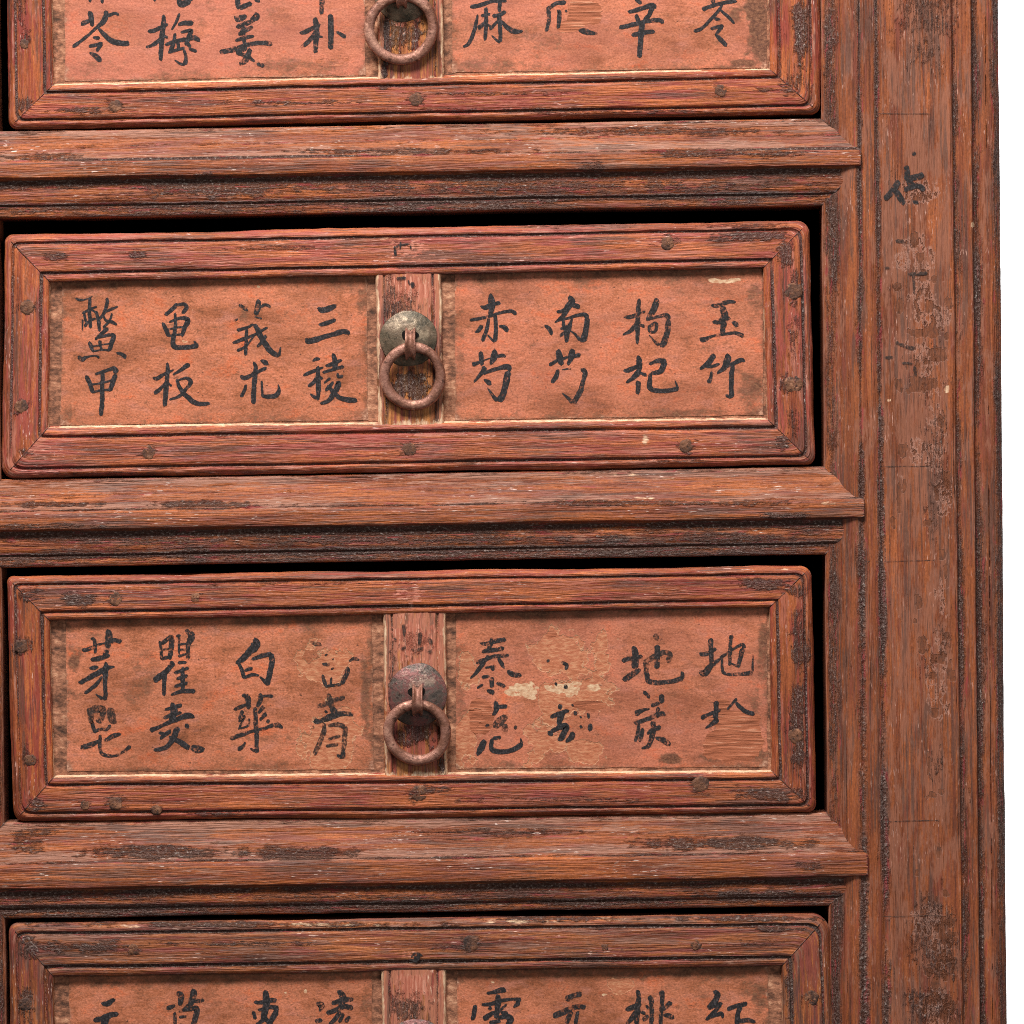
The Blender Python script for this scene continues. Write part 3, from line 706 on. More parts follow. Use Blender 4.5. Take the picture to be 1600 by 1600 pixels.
# every character: (tile, ink, strokes)
R2L = [
 (T5A, 'ink', '585,228,14 620,240,22 670,232,10 715,212,9|695,225,24 692,330,30 700,455,28|640,345,22 690,315,16 748,292,16|638,395,16 636,480,10|650,350,20 664,410,20|655,445,24 690,405,18 738,385,18|745,330,22 762,400,28 770,480,26|830,225,28 826,280,28 800,350,24 758,405,18|812,335,14 870,308,22 912,290,12|795,352,14 820,398,20 868,412,26 905,432,18|868,345,14 850,400,18 800,455,20|690,300,12 745,340,18'),
 (T5A, 'ink', '835,462,30 790,500,28 738,548,22|690,570,28 708,610,28 722,645,16|755,535,18 850,512,24 882,525,34 868,570,36 848,632,28|720,642,13 790,630,15 850,634,17|772,560,28 786,632,22|715,603,14 780,592,13 852,580,13|605,682,26 635,704,38 672,686,20 738,676,13 766,690,24|905,655,18 945,664,26 976,688,32'),
 (T5A, 'ink', '665,835,26 690,880,38 716,962,28|740,820,22 810,797,26 880,776,32 904,808,44|896,825,42 870,900,36 850,950,28|708,902,16 780,890,15 868,870,17|716,962,20 790,946,17 860,942,20|796,800,28 790,950,36 790,1050,35 780,1142,30'),
 (T5A, 'ink', '1375,268,26 1340,312,32 1286,355,26|1360,282,16 1430,272,26 1454,298,32 1420,342,28|1265,420,24 1290,470,36 1310,522,28|1318,412,15 1400,382,24 1464,394,38 1440,450,36 1416,520,28|1300,472,15 1370,456,15 1430,450,15|1312,520,17 1420,506,15|1362,345,20 1366,440,28 1346,560,36 1362,604,38 1430,612,32 1538,598,36|1538,602,28 1510,562,14'),
 (T5A, 'ink', '1300,735,24 1304,800,32 1290,950,38 1280,1068,32|1192,850,24 1222,854,32 1282,816,24 1350,786,12|1290,885,22 1242,940,28 1202,970,32|1305,882,12 1332,912,22|1470,742,42 1402,790,26 1345,825,10|1378,870,14 1450,850,22 1484,878,32 1460,922,28 1400,988,24 1320,1020,16|1376,862,26 1402,930,32 1460,1000,38 1540,1050,36 1632,1050,22'),
 (T5B, 'ink_worn', '265,275,22 308,308,28 332,322,16|415,240,36 410,300,46 394,352,40|430,296,22 470,276,24 510,294,18|232,402,18 252,386,16|385,372,12 440,385,14'),
 (T5B, 'ink', '250,476,26 330,452,22 372,430,18|385,432,32 412,480,42 452,560,42 520,648,42 574,678,36|578,672,26 588,610,10|325,470,22 318,560,28 315,668,28|216,575,22 270,556,28 380,512,20 482,455,20|250,636,22 310,606,20 380,522,10|472,520,26 440,570,24 405,604,18'),
 (T5B, 'ink', '435,712,22 470,730,38 490,742,22|380,727,24 394,770,34 385,850,38 380,940,40 375,1048,36|276,836,28 310,850,34 390,812,28 474,770,26|316,905,22 305,950,26 280,995,28|440,875,18 445,960,20 458,994,26 540,990,36 574,952,32 570,902,10'),
 (T5B, 'ink', '880,302,22 920,320,46 1000,292,38 1022,282,22|890,430,20 920,430,32 1000,402,32 1018,396,22|786,546,24 820,560,46 950,522,36 1080,486,38 1128,500,32'),
 (T5B, 'ink', '840,716,18 870,702,28 895,702,16|770,830,24 830,802,28 920,766,14|880,762,26 880,850,38 885,950,36 880,1020,22|820,976,14 860,1000,28 885,998,28|868,850,26 840,890,28 806,914,24|882,830,14 915,856,24|1000,662,28 1015,720,42 1010,790,28|945,756,26 1000,736,28 1065,710,22|920,806,20 990,786,24 1080,760,24|975,852,22 930,890,14|1035,815,18 1042,838,24 1075,834,22|1000,882,22 960,930,28 940,946,20|1030,882,42 1040,902,46 1000,980,40 960,1030,30 902,1050,20|958,910,24 1000,960,32 1060,1010,36 1130,1022,42 1184,1026,32'),
]
R2R = [
 (TC, 'ink', '410,238,28 415,290,64 420,360,56 405,442,38|312,355,18 360,365,44 440,332,42 500,322,28|215,490,32 260,480,32 400,452,26 480,422,26 600,402,32 654,428,36|390,470,26 375,570,36 332,688,38|450,440,34 460,560,40 452,688,42|446,696,34 418,672,22 380,632,12|325,545,38 290,590,36 260,605,16|490,545,18 540,556,44 575,590,42'),
 (TC, 'ink', '310,797,40 320,850,44 325,920,36|236,910,44 262,910,36 340,880,16 400,856,12|450,777,38 440,840,66 410,910,32|460,842,22 520,830,32 550,840,26|355,942,54 330,990,42 250,1085,18|340,1002,30 440,966,34 560,938,50 600,968,48|578,985,58 555,1100,58 530,1200,60 488,1268,62|470,1262,46 430,1215,28 380,1142,14|346,1062,18 390,1090,48 410,1108,28'),
 (TC, 'ink', '1165,262,40 1190,310,66 1150,370,58 1095,460,40 1030,510,16|1050,410,28 1120,392,38 1190,342,44 1264,364,48|1060,492,22 1150,470,24 1300,432,38 1344,462,54|1342,470,54 1332,560,52 1310,660,60 1278,688,40|1270,680,36 1230,630,24 1180,592,14|932,540,22 970,570,44 1000,624,36|1195,472,16 1165,560,44 1145,620,48 1140,698,38|1108,480,28 1115,560,30 1130,590,26|1080,640,28 1130,602,24 1180,592,18|1085,572,22 1150,547,26'),
 (TC, 'ink', '1060,777,44 1075,840,64 1095,918,42|977,920,36 1050,880,28 1150,846,26|1195,772,48 1190,830,64 1155,918,26|1200,842,34 1270,820,36|1060,970,38 1040,1030,44 1000,1088,38'),
 (TC, 'ink_worn', '1100,966,12 1180,956,18|1290,957,44 1320,1000,48 1300,1080,42 1270,1180,48 1205,1288,50|1195,1282,42 1155,1240,28 1100,1192,14'),
 (TD, 'ink_worn', '365,287,34 355,400,44 350,550,44 345,713,32|222,460,22 290,455,38 420,406,18|350,512,40 280,590,38 207,630,16|365,532,22 410,550,38|520,282,40 530,320,64 490,410,54 442,488,40|450,480,28 540,456,30 620,442,44 650,480,54|646,490,54 635,600,54 600,708,60 570,733,44|550,728,40 515,695,24 460,632,10|460,542,28 466,600,38|450,556,18 520,522,38 530,560,34 510,602,30 462,602,26'),
 (TD, 'ink', '355,837,40 365,890,54 360,980,48|217,975,28 270,970,44 390,912,28|370,975,54 310,1040,44 242,1090,22|370,992,22 430,1020,34|465,912,28 540,882,40 620,882,48|610,892,54 570,980,54 480,1002,28|475,1002,38 465,1080,44 465,1140,48 520,1166,44 620,1170,40 738,1150,40|735,1146,32 710,1072,10'),
 (TD, 'ink_worn', '355,1080,50 350,1198,40'),
 (TD, 'ink_worn', '1062,345,28 1120,350,44 1220,312,38 1290,316,28|1165,360,48 1185,450,66 1170,560,54 1165,630,34|1077,510,34 1150,500,54 1235,466,40|952,670,38 990,675,44 1080,640,24 1180,626,28 1290,612,34 1368,640,44|1267,507,38 1310,545,48'),
 (TD, 'ink', '1085,822,54 1040,890,54 952,960,26|1010,940,24 1080,930,34 1135,910,22|1060,985,22 1055,1040,30 1035,1090,44|1215,817,40 1215,870,66 1180,950,50 1117,1000,20|1190,937,34 1280,902,38 1350,872,44 1380,886,22|1265,922,40 1255,1020,48 1250,1130,44 1255,1228,50|1250,1228,40 1200,1215,28'),
]
R3L = [
 (TE, 'ink_worn', '375,236,24 405,236,34|405,240,32 415,310,38 415,373,26|292,345,38 340,340,38 430,297,24 520,276,16|540,152,48 545,220,68 530,330,50 500,412,42|540,272,34 600,252,44 664,262,38|377,435,40 430,430,48 550,397,38'),
 (TE, 'ink', '362,520,22 400,516,40 440,506,22|515,462,22 520,510,54 500,580,60|520,512,50 600,506,16|272,660,44 330,626,44 430,570,48 530,512,42|515,542,48 510,650,40 515,780,40 500,818,54|480,812,36 420,770,10|480,602,24 420,680,34 317,760,32|262,655,24'),
 (TE, 'ink_faint', '360,905,60 372,980,56 380,1050,40|385,915,80 478,915,76 478,990,56 440,1040,66|560,905,60 572,990,84 602,1050,64'),
 (TE, 'ink_worn', '385,1040,34 400,1100,38 415,1138,34|402,1132,32 470,1106,28 522,1112,28 560,1072,30|277,1285,44 380,1256,50 460,1212,24|510,1217,34 590,1172,44 658,1156,28|465,1167,34 460,1240,34 462,1310,34 502,1355,34 600,1366,26 690,1322,24 750,1272,38'),
 (TE, 'ink_worn', '1035,262,24 1050,330,28 1052,430,34|1052,282,34 1140,222,44 1160,232,42|1155,242,54 1145,340,48 1130,430,40|1050,342,18 1120,332,20|1052,430,34 1120,412,30|1200,212,28 1232,202,28|1222,222,28 1222,380,20|1290,152,34 1344,210,64 1312,300,44 1306,428,40|1222,292,22 1290,282,18|1222,342,22 1290,342,20|1217,402,28 1290,382,24'),
 (TE, 'ink', '1165,462,54 1100,550,50 984,640,62|1090,552,40 1080,660,40 1075,778,38|1217,466,34 1290,462,28|1182,565,30 1310,517,34|1260,512,28 1255,600,44 1260,730,34|1202,622,28 1300,592,34|1182,695,28 1300,662,34|1147,775,24 1250,742,38 1373,742,40'),
 (TE, 'ink', '1087,920,24 1150,902,34 1245,877,38|1155,857,44 1175,930,64 1150,1030,54|1077,1000,28 1140,976,40 1240,946,30|948,1120,48 1030,1086,34 1200,1012,44 1310,977,54 1368,990,28|1287,1062,38 1310,1090,40|1032,1140,28 1100,1160,38|1042,1195,34 1140,1122,38|1210,1092,58 1170,1180,54 1100,1280,44 984,1308,30|1132,1182,34 1230,1230,50 1318,1288,54'),
 (TE, 'ink_worn', '1342,1280,54 1400,1300,74 1463,1300,38'),
 (TF, 'ink', '355,232,34 365,290,84 290,370,58 232,430,54 172,470,26|190,462,28 225,530,34 246,610,38|327,435,28 420,402,48 510,377,38|510,382,48 520,460,58 495,570,50 470,678,58|460,660,44 430,630,28 400,602,14|257,540,28 325,522,34|247,610,30 330,582,30 390,590,20'),
 (TF, 'ink_worn', '232,782,28 280,800,54 290,908,40|157,920,40 230,886,34 310,856,20|405,767,44 405,830,44 375,888,28|400,802,28 450,787,24 525,790,30|235,932,38 200,1012,28|200,1032,24 252,982,24 197,1105,20|212,1100,18 290,1070,20 300,1002,18|355,902,30 360,1000,44 370,1150,44|435,887,44 390,950,28|460,957,40 400,1020,28|480,1030,40|122,1200,34 220,1161,38 350,1121,28 480,1092,30|470,1087,24 560,1067,48 618,1090,30|370,1152,44 370,1260,40 370,1328,54|350,1320,30 310,1290,14|192,1300,48 230,1280,34 260,1232,18'),
 (TF, 'ink_worn', '1007,480,28 1070,486,34|1005,587,24 1020,640,38 1035,688,34|1250,512,44 1235,580,44 1190,668,38|1036,695,24 1110,686,28 1180,676,28|1262,450,20 1310,427,34 1355,440,20|1090,612,20 1085,670,24|1030,396,20 1050,386,16|1090,532,18 1110,517,16|1105,432,20'),
 (TF, 'ink_faint', '890,268,20 940,285,40 990,292,30|1060,767,34 1080,830,54 1095,900,54|957,885,38 1020,870,44 1110,832,44 1215,802,40|1020,1052,34 1020,1120,44 985,1220,48 927,1350,40|1062,1075,24 1150,1062,44 1215,1082,48|1225,1087,48 1220,1200,48 1205,1310,44|1062,1205,30 1170,1172,30|1042,1270,30 1150,1256,34'),
 (TF, 'ink_worn', '1095,900,50 1130,960,64|1030,935,30 1050,945,24|927,1025,54 980,1030,44 1100,982,64 1200,957,44 1298,966,48|1205,1310,40 1195,1383,56|1190,1378,40 1145,1357,24'),
]
R3R = [
 (TG, 'ink_worn', '182,275,18 240,285,40 340,257,40 428,242,44|295,227,24 285,290,44 260,350,34|207,360,34 280,350,44 410,327,34|152,465,38 230,436,38 330,402,34 455,397,38|265,402,34 210,480,38 150,560,34 92,615,16|360,422,34 395,480,38 420,520,14|452,547,34 500,580,54 578,586,38|237,515,18 330,497,28|300,502,38 310,540,30|207,605,30 270,597,30|300,612,44 295,700,40|252,735,24 300,750,48 310,768,28|210,677,24 157,710,20|347,662,30 420,695,38'),
 (TG, 'ink', '330,842,34 340,890,54 335,930,44 310,968,34|330,892,34 440,886,38|230,1217,54 195,1290,58 157,1353,40|312,1195,34 380,1186,34|300,1202,38 290,1270,44 312,1310,48 400,1325,48 500,1306,44 588,1252,46|586,1246,32 575,1197,14|240,1075,24 270,1070,24'),
 (TG, 'ink_faint', '320,1085,56 390,1020,80 440,985,50|420,1060,50 425,1130,60|525,1090,40'),
 (TG, 'ink_worn', '832,455,28 850,442,24|970,462,24 1020,490,34 1010,530,28|915,662,26 920,684,20|1000,690,44 1022,708,34'),
 (TG, 'ink', '955,872,44 955,910,34|867,990,38 920,970,44 1000,937,40 1040,930,24|985,942,54 955,1010,54 940,1060,48|872,1130,38 940,1092,44|842,1136,40 880,1160,44|930,1082,48 1010,1086,64 1000,1130,54 970,1190,54 937,1210,28|1085,1142,48 1060,1190,48 1012,1228,28|1095,942,34 1110,965,38|1075,876,26|1245,1062,46 1245,1118,46'),
 (TG, 'ink_worn', '1160,1076,36 1152,1092,34|1225,952,28 1230,1000,24|1155,990,24'),
 (TH, 'ink_worn', '250,312,48 265,400,64 260,520,58|142,450,44 200,430,38 330,406,34|152,635,48 220,590,58 310,532,38|475,302,54 480,380,54 470,518,48|372,560,46 392,640,48 480,660,44 600,650,40 718,620,48|720,615,44 715,557,30'),
 (TH, 'ink_faint', '345,470,44 440,412,50 540,367,48 600,387,48 580,460,48|370,462,54 370,570,50|450,200,60 480,240,50'),
 (TH, 'ink_worn', '990,237,54 995,320,44 1000,480,44|887,380,34 940,385,40 1040,332,34|882,550,28 930,570,64 1000,492,48 1080,432,24|1082,420,28 1200,342,24 1290,292,34 1315,320,48|1300,332,48 1275,430,44 1255,508,38|1245,500,24 1180,467,12|1190,202,44 1180,300,34 1175,488,34|1100,422,24 1105,540,28 1150,575,28 1290,576,34 1388,560,44|1393,550,24 1396,470,18 1400,392,12'),
 (TH, 'ink_worn', '347,747,34 400,800,40|515,777,54 520,850,48|422,880,34 500,852,34|267,960,54 330,927,34 400,912,16|490,902,38 470,950,28|257,1050,38 350,1021,38 500,962,48 550,962,38|300,1062,30 285,1150,34 265,1223,30|335,1102,34 325,1170,40 305,1220,34|430,1037,48 440,1100,48 420,1200,48 390,1270,38 327,1290,20|382,1150,24 430,1112,38 505,1087,44|462,1187,24 530,1210,54 598,1258,48'),
 (TH, 'ink', '1040,842,54 1045,920,44 1035,1000,54|902,1000,48 960,972,34 1080,922,34|1060,1012,54 1000,1060,38 942,1095,18|1240,817,34 1210,850,24 1152,915,18|1235,852,28 1290,910,40 1350,946,44 1408,960,44'),
]
R1L = [
 (TI, 'ink', '360,102,44 375,150,48 385,238,38|282,220,48 320,205,44 400,172,18|515,97,44 520,140,48 480,210,48 420,260,28 320,350,28 202,440,34|530,142,30 600,117,28 640,130,24|447,262,24 500,320,44 590,390,50 738,410,48|397,350,28 455,356,34|357,435,28 480,407,38|475,412,40 430,480,30|362,497,20 420,530,48 470,574,44'),
 (TI, 'ink', '340,-160,40 360,-60,40 365,5,24|470,-160,40 478,-60,40 482,15,28|250,-100,30 420,-130,36 600,-150,40'),
 (TI, 'ink', '1075,137,34 1070,230,48 1060,330,48 1050,450,48 1045,568,36|927,290,38 990,280,44 1110,222,30|1050,362,44 970,420,34 907,445,24|1070,332,24 1110,350,28|1225,122,28 1200,190,28 1152,275,18|1217,225,28 1280,212,44 1355,212,44|1185,312,28 1170,400,38 1140,480,44|1242,300,24 1340,282,38 1320,340,44 1290,420,40|1092,420,28 1200,382,38 1300,367,38 1370,352,48 1418,380,30|1210,382,34 1220,470,34|1122,490,34 1230,462,30 1270,452,28|1302,402,34 1330,440,30|1270,472,28 1290,540,34 1280,608,48|1270,610,36 1230,600,24 1180,567,12|1322,460,28 1388,480,34'),
 (TI, 'ink', '1210,-10,50 1250,25,66 1330,0,50|1330,-5,50 1345,-120,44|985,-30,40 990,-4,26'),
 (TJ, 'ink_worn', '282,150,34 320,170,64 390,142,44|480,117,48 490,150,64 440,190,44|302,250,38 370,222,50 450,192,34|370,212,44 360,300,44 380,420,38|322,320,38 400,272,44 455,247,28|292,380,28 370,352,38 465,337,28|142,490,44 250,470,48 400,422,40 520,402,40 638,410,48|390,442,54 302,500,38|302,500,34 400,530,40 470,578,28|430,462,44 390,560,54 332,608,38|502,602,34 560,625,40'),
 (TJ, 'ink', '310,-60,50 312,20,50 322,68,54|330,66,44 380,45,44 440,18,44|480,-20,44 520,4,30'),
 (TJ, 'ink_worn', '1055,162,44 1070,250,58 1065,380,50 1060,493,40|912,305,28 960,295,44 1100,222,34|1060,312,48 990,390,40 922,445,28|1092,340,28 1130,345,14|1205,132,54 1210,300,54 1205,458,48|1267,297,28 1348,344,40|1130,-120,46 1122,0,46 1118,120,42'),
]
R1R = [
 (TK, 'ink', '217,55,38 300,40,38 420,2,34 560,0,24|285,132,18 270,210,34 240,320,38 195,410,38 147,440,20|490,-80,40 495,20,38 495,100,34|365,67,34 365,200,38 355,373,30|322,140,28 400,122,28|360,202,28 292,260,44|380,222,24 410,250,24|432,145,38 500,130,34 550,102,34|490,132,44 500,250,40 505,388,38|495,396,30 455,365,22 420,332,12|480,192,28 402,270,28|510,192,28 580,260,44 640,290,48 713,290,28'),
 (TK, 'ink_worn', '952,80,38 1040,22,40 1130,12,44|965,92,44 970,180,38 946,288,30|1055,97,44 1075,110,40 1070,180,44 1060,258,30|1130,90,26 1145,100,24|1262,280,28 1330,295,54 1433,315,20'),
 (TL_, 'ink', '330,-20,34 380,20,38|262,105,38 350,82,40 480,42,48 524,60,38|335,132,44 360,200,38|490,62,48 460,130,44 410,190,38|177,255,38 280,231,40 450,192,38 560,182,40 594,208,34|395,192,48 385,270,54 375,400,50 365,538,44|297,330,38 380,307,44 510,292,40'),
 (TL_, 'ink', '977,80,44 1060,47,34 1200,12,38 1300,0,28|1070,-60,44 1076,0,40 1082,58,28|1165,22,24 1130,90,30 1040,190,32 960,265,32 897,290,34|1150,87,24 1220,150,30 1278,213,24|1097,170,34 1140,180,30|1057,265,30 1170,237,38|1160,247,40 1110,310,30|1097,317,24 1150,370,44 1203,428,40'),
]
R4L = [
 (TM, 'ink', '477,1045,28 530,1045,54 600,1002,34|402,1205,44 480,1190,54 560,1152,54 633,1145,38|530,1152,54 500,1250,70 460,1340,50'),
 (TM, 'ink_worn', '1205,937,44 1240,970,60 1230,1058,38|1107,1090,44 1180,1062,30|1360,907,54 1360,980,64 1320,1060,48 1252,1110,24|1350,1022,34 1460,1012,34|1180,1132,30 1185,1240,34|1222,1120,20 1320,1097,38 1390,1092,54 1380,1180,54 1340,1300,44|1227,1175,24 1290,1166,24'),
 (TN, 'ink', '205,922,48 220,1000,64 205,1100,64 190,1200,54|102,1030,28 160,1035,38 240,1012,44 310,1012,44|92,1122,34 110,1190,38|142,1105,28 250,1077,38 330,1092,54|320,1112,54 280,1180,54 230,1260,44|200,1182,44 270,1240,44|200,1192,40 120,1252,34'),
 (TN, 'ink_worn', '910,922,34 945,960,64 960,1010,54 930,1080,54|852,1040,44 950,1012,48 1050,1002,38|802,1135,44 880,1111,44 960,1072,48 1048,1085,44|702,1040,24 745,1060,64 735,1118,18|692,1215,44 750,1202,38|930,1122,48 880,1190,44 830,1250,38|960,1142,30 920,1220,38|1020,1172,34 980,1215,38'),
]
R4R = [
 (TO, 'ink', '377,945,28 450,931,38 520,912,54 553,925,34|480,962,54 480,1060,54 460,1180,48|327,1055,28 400,1050,38 520,1012,34 640,1002,30 690,1020,74|680,1035,50 630,1080,16|260,1062,38 250,1130,44 235,1198,44|390,1085,38 415,1090,34|560,1052,24 490,1120,24|342,1190,54 400,1152,44 440,1122,24|512,1130,34 570,1135,40|480,1182,34 560,1167,54 600,1200,64 570,1260,44|402,1230,44 500,1212,34'),
 (TO, 'ink_worn', '1137,1000,64 1200,972,48 1280,947,58|1017,1165,54 1120,1121,54 1230,1077,48 1320,1077,48|1190,1112,44 1140,1230,48|1250,1122,30 1225,1240,38'),
 (TP, 'ink_worn', '350,917,38 360,990,48 345,1100,54 340,1240,48|237,1100,38 300,1081,48 380,1047,38|340,1122,64 290,1190,44 242,1240,28|380,1122,34 420,1140,38|470,972,48 485,1060,44 480,1240,44|432,1062,24 455,1092,28|402,1200,44 450,1162,34|580,922,64 585,1000,44 575,1120,40 570,1240,40|670,1032,48 620,1080,34 592,1110,18|602,1155,28 650,1160,44 693,1180,44'),
 (TP, 'ink', '1090,922,44 1120,960,54 1080,1040,54 1032,1090,54|1042,1080,44 1160,1042,34|1150,1052,34 1090,1120,38 1012,1200,34|1032,1170,44 1110,1152,38 1160,1142,38 1170,1178,28|1217,1100,40 1300,1067,40 1400,1042,48|1340,1072,48 1315,1140,48 1305,1240,48|1290,1220,44 1400,1202,44 1478,1220,34'),
]

# ---- ring pull
def lathe_disc(cx, cy, rx, ry, prof, seed, n=72):
    """prof: (radius fraction, depth); returns P, F, all round"""
    P = []; F = []
    for k, (r, d) in enumerate(prof):
        for i in range(n):
            a = 2 * math.pi * i / n
            w = 1 + 0.02 * math.sin(2 * a + seed) + 0.012 * math.sin(5 * a + seed * 2)
            P.append((cx + rx * r * w * math.cos(a), cy + ry * r * w * math.sin(a), d))
    for k in range(len(prof) - 1):
        for i in range(n):
            j = (i + 1) % n
            F.append((k * n + i, k * n + j, (k + 1) * n + j, (k + 1) * n + i))
    F.append(tuple(range((len(prof) - 1) * n, len(prof) * n)))
    return P, F

def ring_pull(root, px, py, prx, pry, rx, ry, R, tube, mat_plate, seed):
    base = DF + 4
    pull = None
    prof = [(1.0, base + 1.0), (1.0, base - 1.2), (0.975, base - 2.2), (0.93, base - 2.8), (0.8, base - 6.0), (0.62, base - 9.2), (0.42, base - 11.4), (0.22, base - 12.2), (0.05, base - 12.4)]
    P, F = lathe_disc(px, py, prx, pry, prof, seed)
    pull = link_mesh('ring_pull', P, F, mat_plate, root)
    # ring
    P = []; F = []; n, m = 120, 18
    zc0 = base - 20; zc1 = base - tube - 1.0
    for i in range(n):
        a = 2 * math.pi * i / n
        vz = (1 - math.cos(a)) / 2          # 0 at the top, 1 at the bottom
        dz = zc0 + (zc1 - zc0) * vz
        rr = R * (1 + 0.018 * math.sin(2 * a + seed) + 0.01 * math.sin(3 * a))
        tw = tube * (0.94 + 0.1 * math.sin(a * 3 + seed) * 0.5 + 0.06 * vz)
        for j in range(m):
            b = 2 * math.pi * j / m
            q = rr + tw * 1.05 * math.cos(b)
            P.append((rx + q * math.sin(a), ry - q * math.cos(a), dz + tw * 0.82 * math.sin(b)))
    for i in range(n):
        for j in range(m):
            i2 = (i + 1) % n; j2 = (j + 1) % m
            F.append((i * m + j, i * m + j2, i2 * m + j2, i2 * m + j))
    link_mesh('ring', P, F, M['iron'], root, parent=pull)
    # split staple holding the ring
    P = []; F = []
    sx = px + (rx - px) * 0.4 + 0.5
    ytop = py - 14; ybot = ry - R + tube + 8.5
    cy = (ytop + ybot) / 2; hy = (ybot - ytop) / 2
    sec = [(-10, 1.6), (-10.6, -1.0), (-9, -3.4), (-6.6, -2.4), (-4, 1.0), (0, 1.8), (4, 1.0), (6.6, -2.4), (9, -3.4), (10.6, -1.0), (10, 1.6), (0, 4.0)]
    na = 26; ms = len(sec)
    for i in range(na):
        a = math.pi * i / (na - 1)
        yy = cy - hy * math.cos(a); out = math.sin(a) ** 0.7 if math.sin(a) > 0 else 0
        dd = base - 10 - 26 * out
        ny, nd = -math.cos(a), -math.sin(a)
        sw = 0.82 + 0.18 * math.sin(a) if a > math.pi / 2 else 0.9
        for (qx, qd) in sec:
            P.append((sx + qx * sw * 0.85, yy + ny * (-qd), dd + (-nd) * qd))
    for i in range(na - 1):
        for j in range(ms):
            j2 = (j + 1) % ms
            F.append((i * ms + j, (i + 1) * ms + j, (i + 1) * ms + j2, i * ms + j2))
    link_mesh('staple', P, F, M['iron'], root, parent=pull)
    # flat dark disc on the plate, painting the shade inside the staple's slot
    P = []; F = []
    for i in range(24):
        a = 2 * math.pi * i / 24
        P.append((sx - 1 + 13.5 * math.cos(a) * (1 + .1 * math.sin(3 * a + seed)), ytop + 9 + 8.5 * math.sin(a), base - 13.2))
    F.append(tuple(range(24)))
    link_mesh('staple_hole_shade', P, F, M['hole_shade'], root, parent=pull)
    return pull

def nails(root, lst, depth, seed):
    rg = np.random.default_rng(seed)
    for (x, y, r) in lst:
        n = 20; P = []; F = []
        ph = rg.uniform(0, 6)
        prof = [(1.05, 1.4), (0.97, 0.1), (0.7, -0.3), (0.35, -0.1), (0.08, -0.4)]
        for (q, d) in prof:
            for i in range(n):
                a = 2 * math.pi * i / n
                w = 1 + 0.035 * math.sin(2 * a + ph) + 0.04 * math.sin(5 * a + 2 * ph) + 0.03 * math.sin(9 * a + ph)
                P.append((x + r * q * w * math.cos(a), y + r * q * w * math.sin(a), depth + d + 0.25 * math.sin(4 * a + ph * 3 + q * 5)))
        for k in range(len(prof) - 1):
            for i in range(n):
                j = (i + 1) % n
                F.append((k * n + i, k * n + j, (k + 1) * n + j, (k + 1) * n + i))
        F.append(tuple(range((len(prof) - 1) * n, len(prof) * n)))
        link_mesh('nail', P, F, M['nail'], root)

def mullion(root, quad, seed, stains, bias=0.0):
    quad = [np.array(p, float) + (0, dy) for p, dy in zip(quad, (-2.5, -2.5, 4.5, 4.5))]
    TL, TR, BR, BL = quad
    w = np.linalg.norm(TR - TL); h = np.linalg.norm(BL - TL)
    kn = [(0, 15), (0.8, 7.5), (2.5, 4.6), (5, 3.4), (11, 3.6), (12.6, 5.4), (15, 5.4), (16.6, 3.2), (20, 2.8), (w / 2, 2.4)]
    kn = kn + [(w - a, d) for a, d in kn[-2::-1]]
    d = np.array([k[0] for k in kn]); hh = np.array([k[1] for k in kn])
    q = np.unique(np.concatenate([np.arange(0, w, 1.2), d]))
    dep = np.interp(q, d, hh)
    nv = int(h / 2.5); v = np.linspace(0, 1, nv)
    U, V = np.meshgrid(q / w, v, indexing='ij')
    XY = bil(quad, U, V); X, Y = XY[..., 0], XY[..., 1]
    Dp = DF + dep[:, None] + fbm(X / 7, Y / 40, seed, 4) * 0.9
    X = X + fbm(X / 40, Y / 40, seed + 2, 3) * 1.2
    e = np.minimum(q, w - q)[:, None]
    G = 0.5 * np.exp(-((e - 13.8) / 2.2) ** 2) * (1 + 0.8 * fbm(X / 30, Y / 60, seed + 1, 3)) + bias
    st = blobs(X, Y, stains, seed + 3, 0.8, 2.0, 0.08)
    du = 0.62 * np.exp(-((e - 2.5) / 3.0) ** 2) * (1 + 1.1 * fbm(X / 50, Y / 30, seed + 9, 3)) + 0.55 * np.exp(-((1 - V) * h / 9) ** 2) * (1 + fbm(X / 12, Y / 12, seed + 13, 3)) + 0.16
    P = np.stack([X, Y, Dp], -1).reshape(-1, 3)
    f = face_viewer(P, grid_faces(len(q), nv))
    uv = np.stack([Y / 100 + seed, X / 100 + seed * 0.6], -1).reshape(-1, 2)
    return link_mesh('centre_post', P, f, M['mullion'], root, uv=uv, attrs={'groove': G, 'stain': st, 'dust': du, 'salmon': blobs(X, Y, SALMON, seed + 6, 0.6, 1.6, 0.08),
        'film': 0.10 * (V < .42) - 0.10 * np.clip((V - .42) * 6, 0, 1) + 0.14 * np.exp(-((e - 6) / 4) ** 2)})

